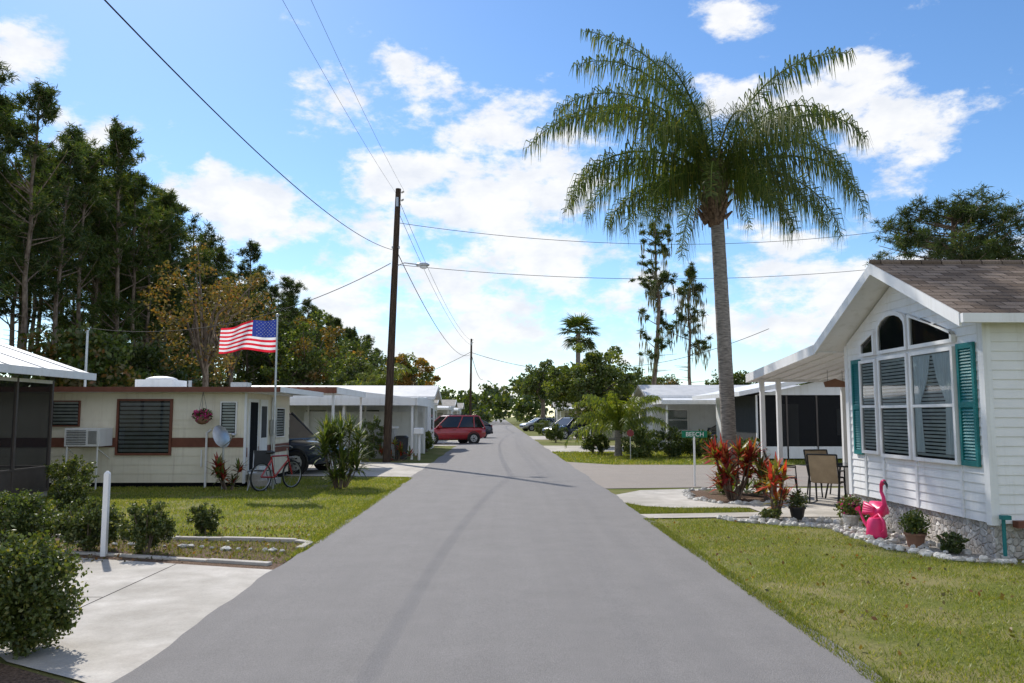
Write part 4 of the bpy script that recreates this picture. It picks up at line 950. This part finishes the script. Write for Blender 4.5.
palm('cabbage_palm_tree', (8.5, 58, 0), 3.0, (.1, 0), .2, ring(22, (-10, 10, 30, 60, 80), 1.6), 1.0, 22, 'palmleaf', False, .10, .6, 50, .6, True)
palm('pygmy_palm', (-7.6, 50, 0), 3.4, (.1, 0), .18, ring(22, (10, 30, 60, 80), 2.4), .6, 30, 'leaf_bright', False, .08, .6, 90)

broad('round_tree', 5.9, (2.5, 2.3, 2.7), 130, 170, .17, 'leaf', (5.3, 45, 0), 'leaf_bright')
broad('live_oak_tree', 8.6, (2.8, 2.8, 3), 50, 90, .32, 'leaf', (4.9, 92, 0), None, .3, .8, 5.4)
broad('live_oak_tree', 8, (3, 3, 3), 50, 90, .32, 'leaf', (8.8, 104, 0), None, .3, .8)
broad('orange_leaf_tree', 6.2, (2.2, 2.0, 2.0), 50, 110, .2, 'leaf_orange', (-6.2, 56, 0), 'leaf_bright', .15)
broad('small_tree', 6.2, (2.8, 2.0, 2.2), 60, 110, .2, 'leaf_bright', (-9.6, 57, 0), 'leaf')
broad('bare_autumn_tree', 10, (3.2, 2.8, 3.8), 60, 60, .18, 'leaf_autumn', (-14, 38, 0), None, .2, .7)
broad('bare_autumn_tree', 11, (3.2, 2.8, 4), 60, 60, .2, 'leaf_autumn', (-17.5, 52, 0), None, .2, .7)
broad('oak_tree', 9.5, (4.0, 3.0, 4.0), 90, 90, .26, 'leaf', (-15, 62, 0), 'leaf_autumn', .2, .8)
broad('oak_tree', 9.5, (4.0, 3.0, 4.0), 90, 90, .28, 'leaf', (-14, 80, 0), None, .2, .8)
broad('oak_tree', 10.5, (4.0, 3.0, 4.4), 100, 90, .28, 'leaf', (-19, 68, 0), None, .2, .8)
for (x, y, r, h) in ((5.6, 32.4, .9, 1.3), (7.0, 32.8, .9, 1.2), (8.2, 33, .8, 1.1), (4.2, 36, .7, 1.0), (9.2, 29.6, .6, .9), (3.6, 52, .8, 1.2), (3.8, 70, .9, 1.4), (-3.7, 72, .9, 1.3), (3.6, 60, .5, .8)):
    shrub('hedge_shrub', (x, y, 0), r, h, 4500, .09, 'leaf')
shrub('garden_shrub', (-4.9, 30.6, 0), .6, 1.7, 4000, .07, 'leaf'); shrub('garden_shrub', (-3.5, 38.4, 0), .5, 1.0, 3000, .07, 'leaf_bright')

pine('tall_mossy_pine_tree', 16.5, .35, 1.9, 34, 4, 45, (11.6, 60, 0), 'needle', .5, .45, .2, .35)
pine('tall_mossy_pine_tree', 12.5, .45, 2.0, 22, 4, 40, (14.6, 61, 0), 'needle', .5, .45, .16, .6)
def umbrella():
    mb = MB(); mb.tube([(0, 0, 0), (.1, 0, 4), (-.1, .1, 7.5), (0, 0, 11)], [.26, .22, .17, .06], 'bark', 10); C = []
    for k in range(80):
        a = random.uniform(0, 6.28); t = random.random(); z0 = 7.6+3.0*t; L = 3.7*math.sqrt(max(.08, 1-(t*.95)**2))*random.uniform(.5, 1.08)
        up = .12+.35*t
        P = [Vector((0, 0, z0)), Vector((math.cos(a)*L*.5, math.sin(a)*L*.5, z0+up*L*.4)), Vector((math.cos(a)*L, math.sin(a)*L, z0+up*L))]
        mb.tube(P, [.05, .03, .012], 'bark', 5, False)
        for c in range(7): C.append(tuple(P[1].lerp(P[2], random.uniform(.1, 1.1))+Vector((random.gauss(0, .3), random.gauss(0, .3), random.gauss(0, .22)))))
    C = np.array(C); Cn = np.repeat(C, 80, 0); d = unit(len(Cn)); d[:, 2] = d[:, 2]*.8+.1; ctr = Cn+d*rng.uniform(.1, 1, (len(Cn), 1))*.36
    u = d*.6+unit(len(Cn))*.4; w = np.cross(u, unit(len(Cn))); w /= np.linalg.norm(w, axis=1, keepdims=True)
    return leafobj('umbrella_pine_tree', [(diamonds(ctr, u*.17, w*.016), 'needle')], mb, loc=(20.4, 35, 0))
umbrella()

# forest on the left
vs = [pine('pine_tree', 18, .34, 2.5, 50, 5, 44, (-24, 37, 0), cr=.42, flat=.8), pine('pine_tree', 18, .42, 2.8, 46, 5, 44, (-27.5, 42, 0), cr=.42, flat=.8),
      pine('pine_tree', 18, .30, 2.3, 54, 5, 42, (-22, 46, 0), cr=.4, flat=.8), pine('pine_tree', 18, .5, 2.8, 40, 5, 48, (-25, 50, 0), cone=.4, cr=.45, flat=.8), pine('pine_tree', 17, .40, 2.6, 38, 5, 44, (-25, 56, 0), cone=.35, cr=.42, flat=.8)]
und = broad('understory_tree', 5.6, (2.6, 2.6, 2.4), 60, 90, .26, 'leaf', (-19, 36, 0), 'leaf_autumn', .14, .8)
und2 = broad('understory_tree', 6.4, (2.8, 2.6, 2.8), 60, 90, .26, 'leaf', (-24, 33, 0), None, .14, .8)
random.seed(21)
for row, x0 in enumerate((-23, -25.5, -28.5, -32)):
    y = 35+row*3.5
    while y < 150:
        s = random.uniform(.80, 1.04)*(1 if y < 65 else .86)
        if random.random() > .08:
            inst(random.choice(vs), 'pine_tree', (x0+random.uniform(-1.4, 1.4), y+random.uniform(-1, 1), 0), random.uniform(0, 6.28), (s, s, s))
        y += random.uniform(1.7, 3.2)*(1+max(0, y-55)/60)+row*.2
y = 30
while y < 150:
    for x in (-20, -27):
        s = random.uniform(.6, 1.1); inst(random.choice((und, und2)), 'understory_tree', (x+random.uniform(-1.5, 1.5), y+random.uniform(-1, 1), 0), random.uniform(0, 6.28), (s, s, s))
    y += random.uniform(4.5, 7)*(1+y/150)
for (x, y, s) in ((22, 75, 1), (28, 78, 1.1), (18, 95, 1.1), (14, 110, 1.1), (34, 72, 1.1), (12, 130, 1.2), (-10, 105, 1), (-11, 125, 1.1), (24, 60, .85), (16, 76, .95), (30, 55, .9)):
    inst(random.choice((und, und2)), 'background_tree', (x, y, 0), random.uniform(0, 6.28), (s*1.1, s*1.1, s))
NC = 900; X = rng.uniform(-140, 170, NC); Y = rng.uniform(150, 250, NC); Z = rng.random(NC)**.8*(6+4*np.sin(X*.11)*np.sin(X*.037+1)+rng.uniform(0, 3, NC))+.5
C = np.repeat(np.stack([X, Y, Z], 1), 70, 0); P = C+unit(len(C))*rng.uniform(.2, 1, (len(C), 1))*[2.6, 2.6, 1.7]
leafobj('distant_tree_line', [(rand_leaves(P, 1.0, .7), 'leaf')])

# ------------------------------------------------------------------ sun, sky, camera
w = bpy.data.worlds.new('World'); scene.world = w; w.use_nodes = True; nt = w.node_tree
for n in list(nt.nodes): nt.nodes.remove(n)
out = nt.nodes.new('ShaderNodeOutputWorld'); bg = nt.nodes.new('ShaderNodeBackground'); bg.inputs['Strength'].default_value = .145
sky = nt.nodes.new('ShaderNodeTexSky'); sky.sky_type = 'NISHITA'; sky.sun_disc = False
sky.sun_elevation = R(SUN_EL); sky.sun_rotation = R(SUN_AZ % 360); sky.altitude = 0; sky.air_density = 1.0; sky.dust_density = .2; sky.ozone_density = 2.5
tc = nt.nodes.new('ShaderNodeTexCoord'); mp = nt.nodes.new('ShaderNodeMapping'); mp.inputs['Scale'].default_value = (1, 1, 1.9); nt.links.new(tc.outputs['Generated'], mp.inputs[0])
def math_(op, a, b=None):
    n = nt.nodes.new('ShaderNodeMath'); n.operation = op
    for i, v in enumerate((a, b)):
        if v is None: continue
        if hasattr(v, 'is_linked'): nt.links.new(v, n.inputs[i])
        else: n.inputs[i].default_value = v
    return n.outputs[0]
n1 = noise(nt, mp.outputs[0], 11, 7, .62); n2 = noise(nt, mp.outputs[0], 3.0, 2, .5); n3 = noise(nt, mp.outputs[0], 17, 4, .6)
blobs = [(-7.5, 21.5, 5.5, .95), (-1, 20.5, 5.5, .95), (4, 20.5, 4.5, .9), (-6, 17.5, 5.5, 1), (0, 15.5, 7.5, 1), (-18, 13.2, 6, 1), (-11, 9, 7, .95), (3, 10.5, 9, .95),
         (-26.5, 17, 3.4, .95), (-32, 21.5, 3.0, .95), (23, 20.5, 5.5, 1), (27, 18.5, 4.5, 1), (18, 22, 3.8, .9), (20, 8.5, 8, 1), (17, 27, 2.6, 1), (-1.5, 6, 11, .95), (20.5, 11, 3.5, .9), (30, 9, 7, .8)]
acc = None
for az, el, r, wt in blobs:
    a, e = R(az), R(el); c = (math.sin(a)*math.cos(e), math.cos(a)*math.cos(e), math.sin(e)*1.9)
    vm = nt.nodes.new('ShaderNodeVectorMath'); vm.operation = 'DISTANCE'; nt.links.new(mp.outputs[0], vm.inputs[0]); vm.inputs[1].default_value = c
    mr = nt.nodes.new('ShaderNodeMapRange'); mr.interpolation_type = 'SMOOTHSTEP'; nt.links.new(vm.outputs['Value'], mr.inputs['Value'])
    mr.inputs['From Min'].default_value = 0; mr.inputs['From Max'].default_value = math.radians(r)*1.8; mr.inputs['To Min'].default_value = wt; mr.inputs['To Max'].default_value = 0
    acc = mr.outputs[0] if acc is None else math_('MAXIMUM', acc, mr.outputs[0])
sep = nt.nodes.new('ShaderNodeSeparateXYZ'); nt.links.new(mp.outputs[0], sep.inputs[0])
mr = nt.nodes.new('ShaderNodeMapRange'); nt.links.new(sep.outputs['Y'], mr.inputs['Value'])   # unseen cumulus added over the rest of the sky to brighten camera-facing walls
mr.inputs['From Min'].default_value = .45; mr.inputs['From Max'].default_value = -.1; mr.inputs['To Min'].default_value = 0; mr.inputs['To Max'].default_value = .68
acc = math_('MAXIMUM', acc, mr.outputs[0])
dens = math_('ADD', math_('ADD', math_('MULTIPLY', n1, 1.45), math_('MULTIPLY', acc, .44)), math_('MULTIPLY', n2, .25))
mr = nt.nodes.new('ShaderNodeMapRange'); mr.interpolation_type = 'SMOOTHSTEP'; nt.links.new(dens, mr.inputs['Value'])
mr.inputs['From Min'].default_value = 1.02; mr.inputs['From Max'].default_value = 1.27
cloudc = ramp(nt, n3, [(.32, (.83, .86, .92)), (.58, (1, 1, 1))]).outputs[0]
cloudc = mixc(nt, cloudc, (7.1, 7.1, 7.1), 1.0, 'MULTIPLY')
hs = nt.nodes.new('ShaderNodeHueSaturation'); hs.inputs['Saturation'].default_value = 1.12; hs.inputs['Value'].default_value = 1.04; nt.links.new(sky.outputs[0], hs.inputs['Color'])
skyc = mixc(nt, hs.outputs[0], (.90, .99, 1.08), 1.0, 'MULTIPLY')
col = mixc(nt, skyc, cloudc, math_('MULTIPLY', mr.outputs[0], .95))
nt.links.new(col, bg.inputs[0]); nt.links.new(bg.outputs[0], out.inputs[0])

sd = bpy.data.lights.new('sun', 'SUN'); sd.energy = 5.0; sd.angle = R(.9); sd.color = (1, .955, .88)
so = link(bpy.data.objects.new('sun', sd)); az, el = R(SUN_AZ), R(SUN_EL)
tosun = Vector((math.sin(az)*math.cos(el), math.cos(az)*math.cos(el), math.sin(el))); so.rotation_euler = tosun.to_track_quat('Z', 'Y').to_euler(); so.location = (0, 0, 40)

cd = bpy.data.cameras.new('camera'); cd.sensor_width = 36; cd.lens = 28.1; cd.clip_end = 3000; cd.clip_start = .05
cam = link(bpy.data.objects.new('camera', cd)); cam.location = (0, 0, 1.7); cam.rotation_euler = (R(90+5.33), 0, R(-.86)); scene.camera = cam
scene.view_settings.view_transform = 'Standard'; scene.view_settings.look = 'None'; scene.view_settings.exposure = 0
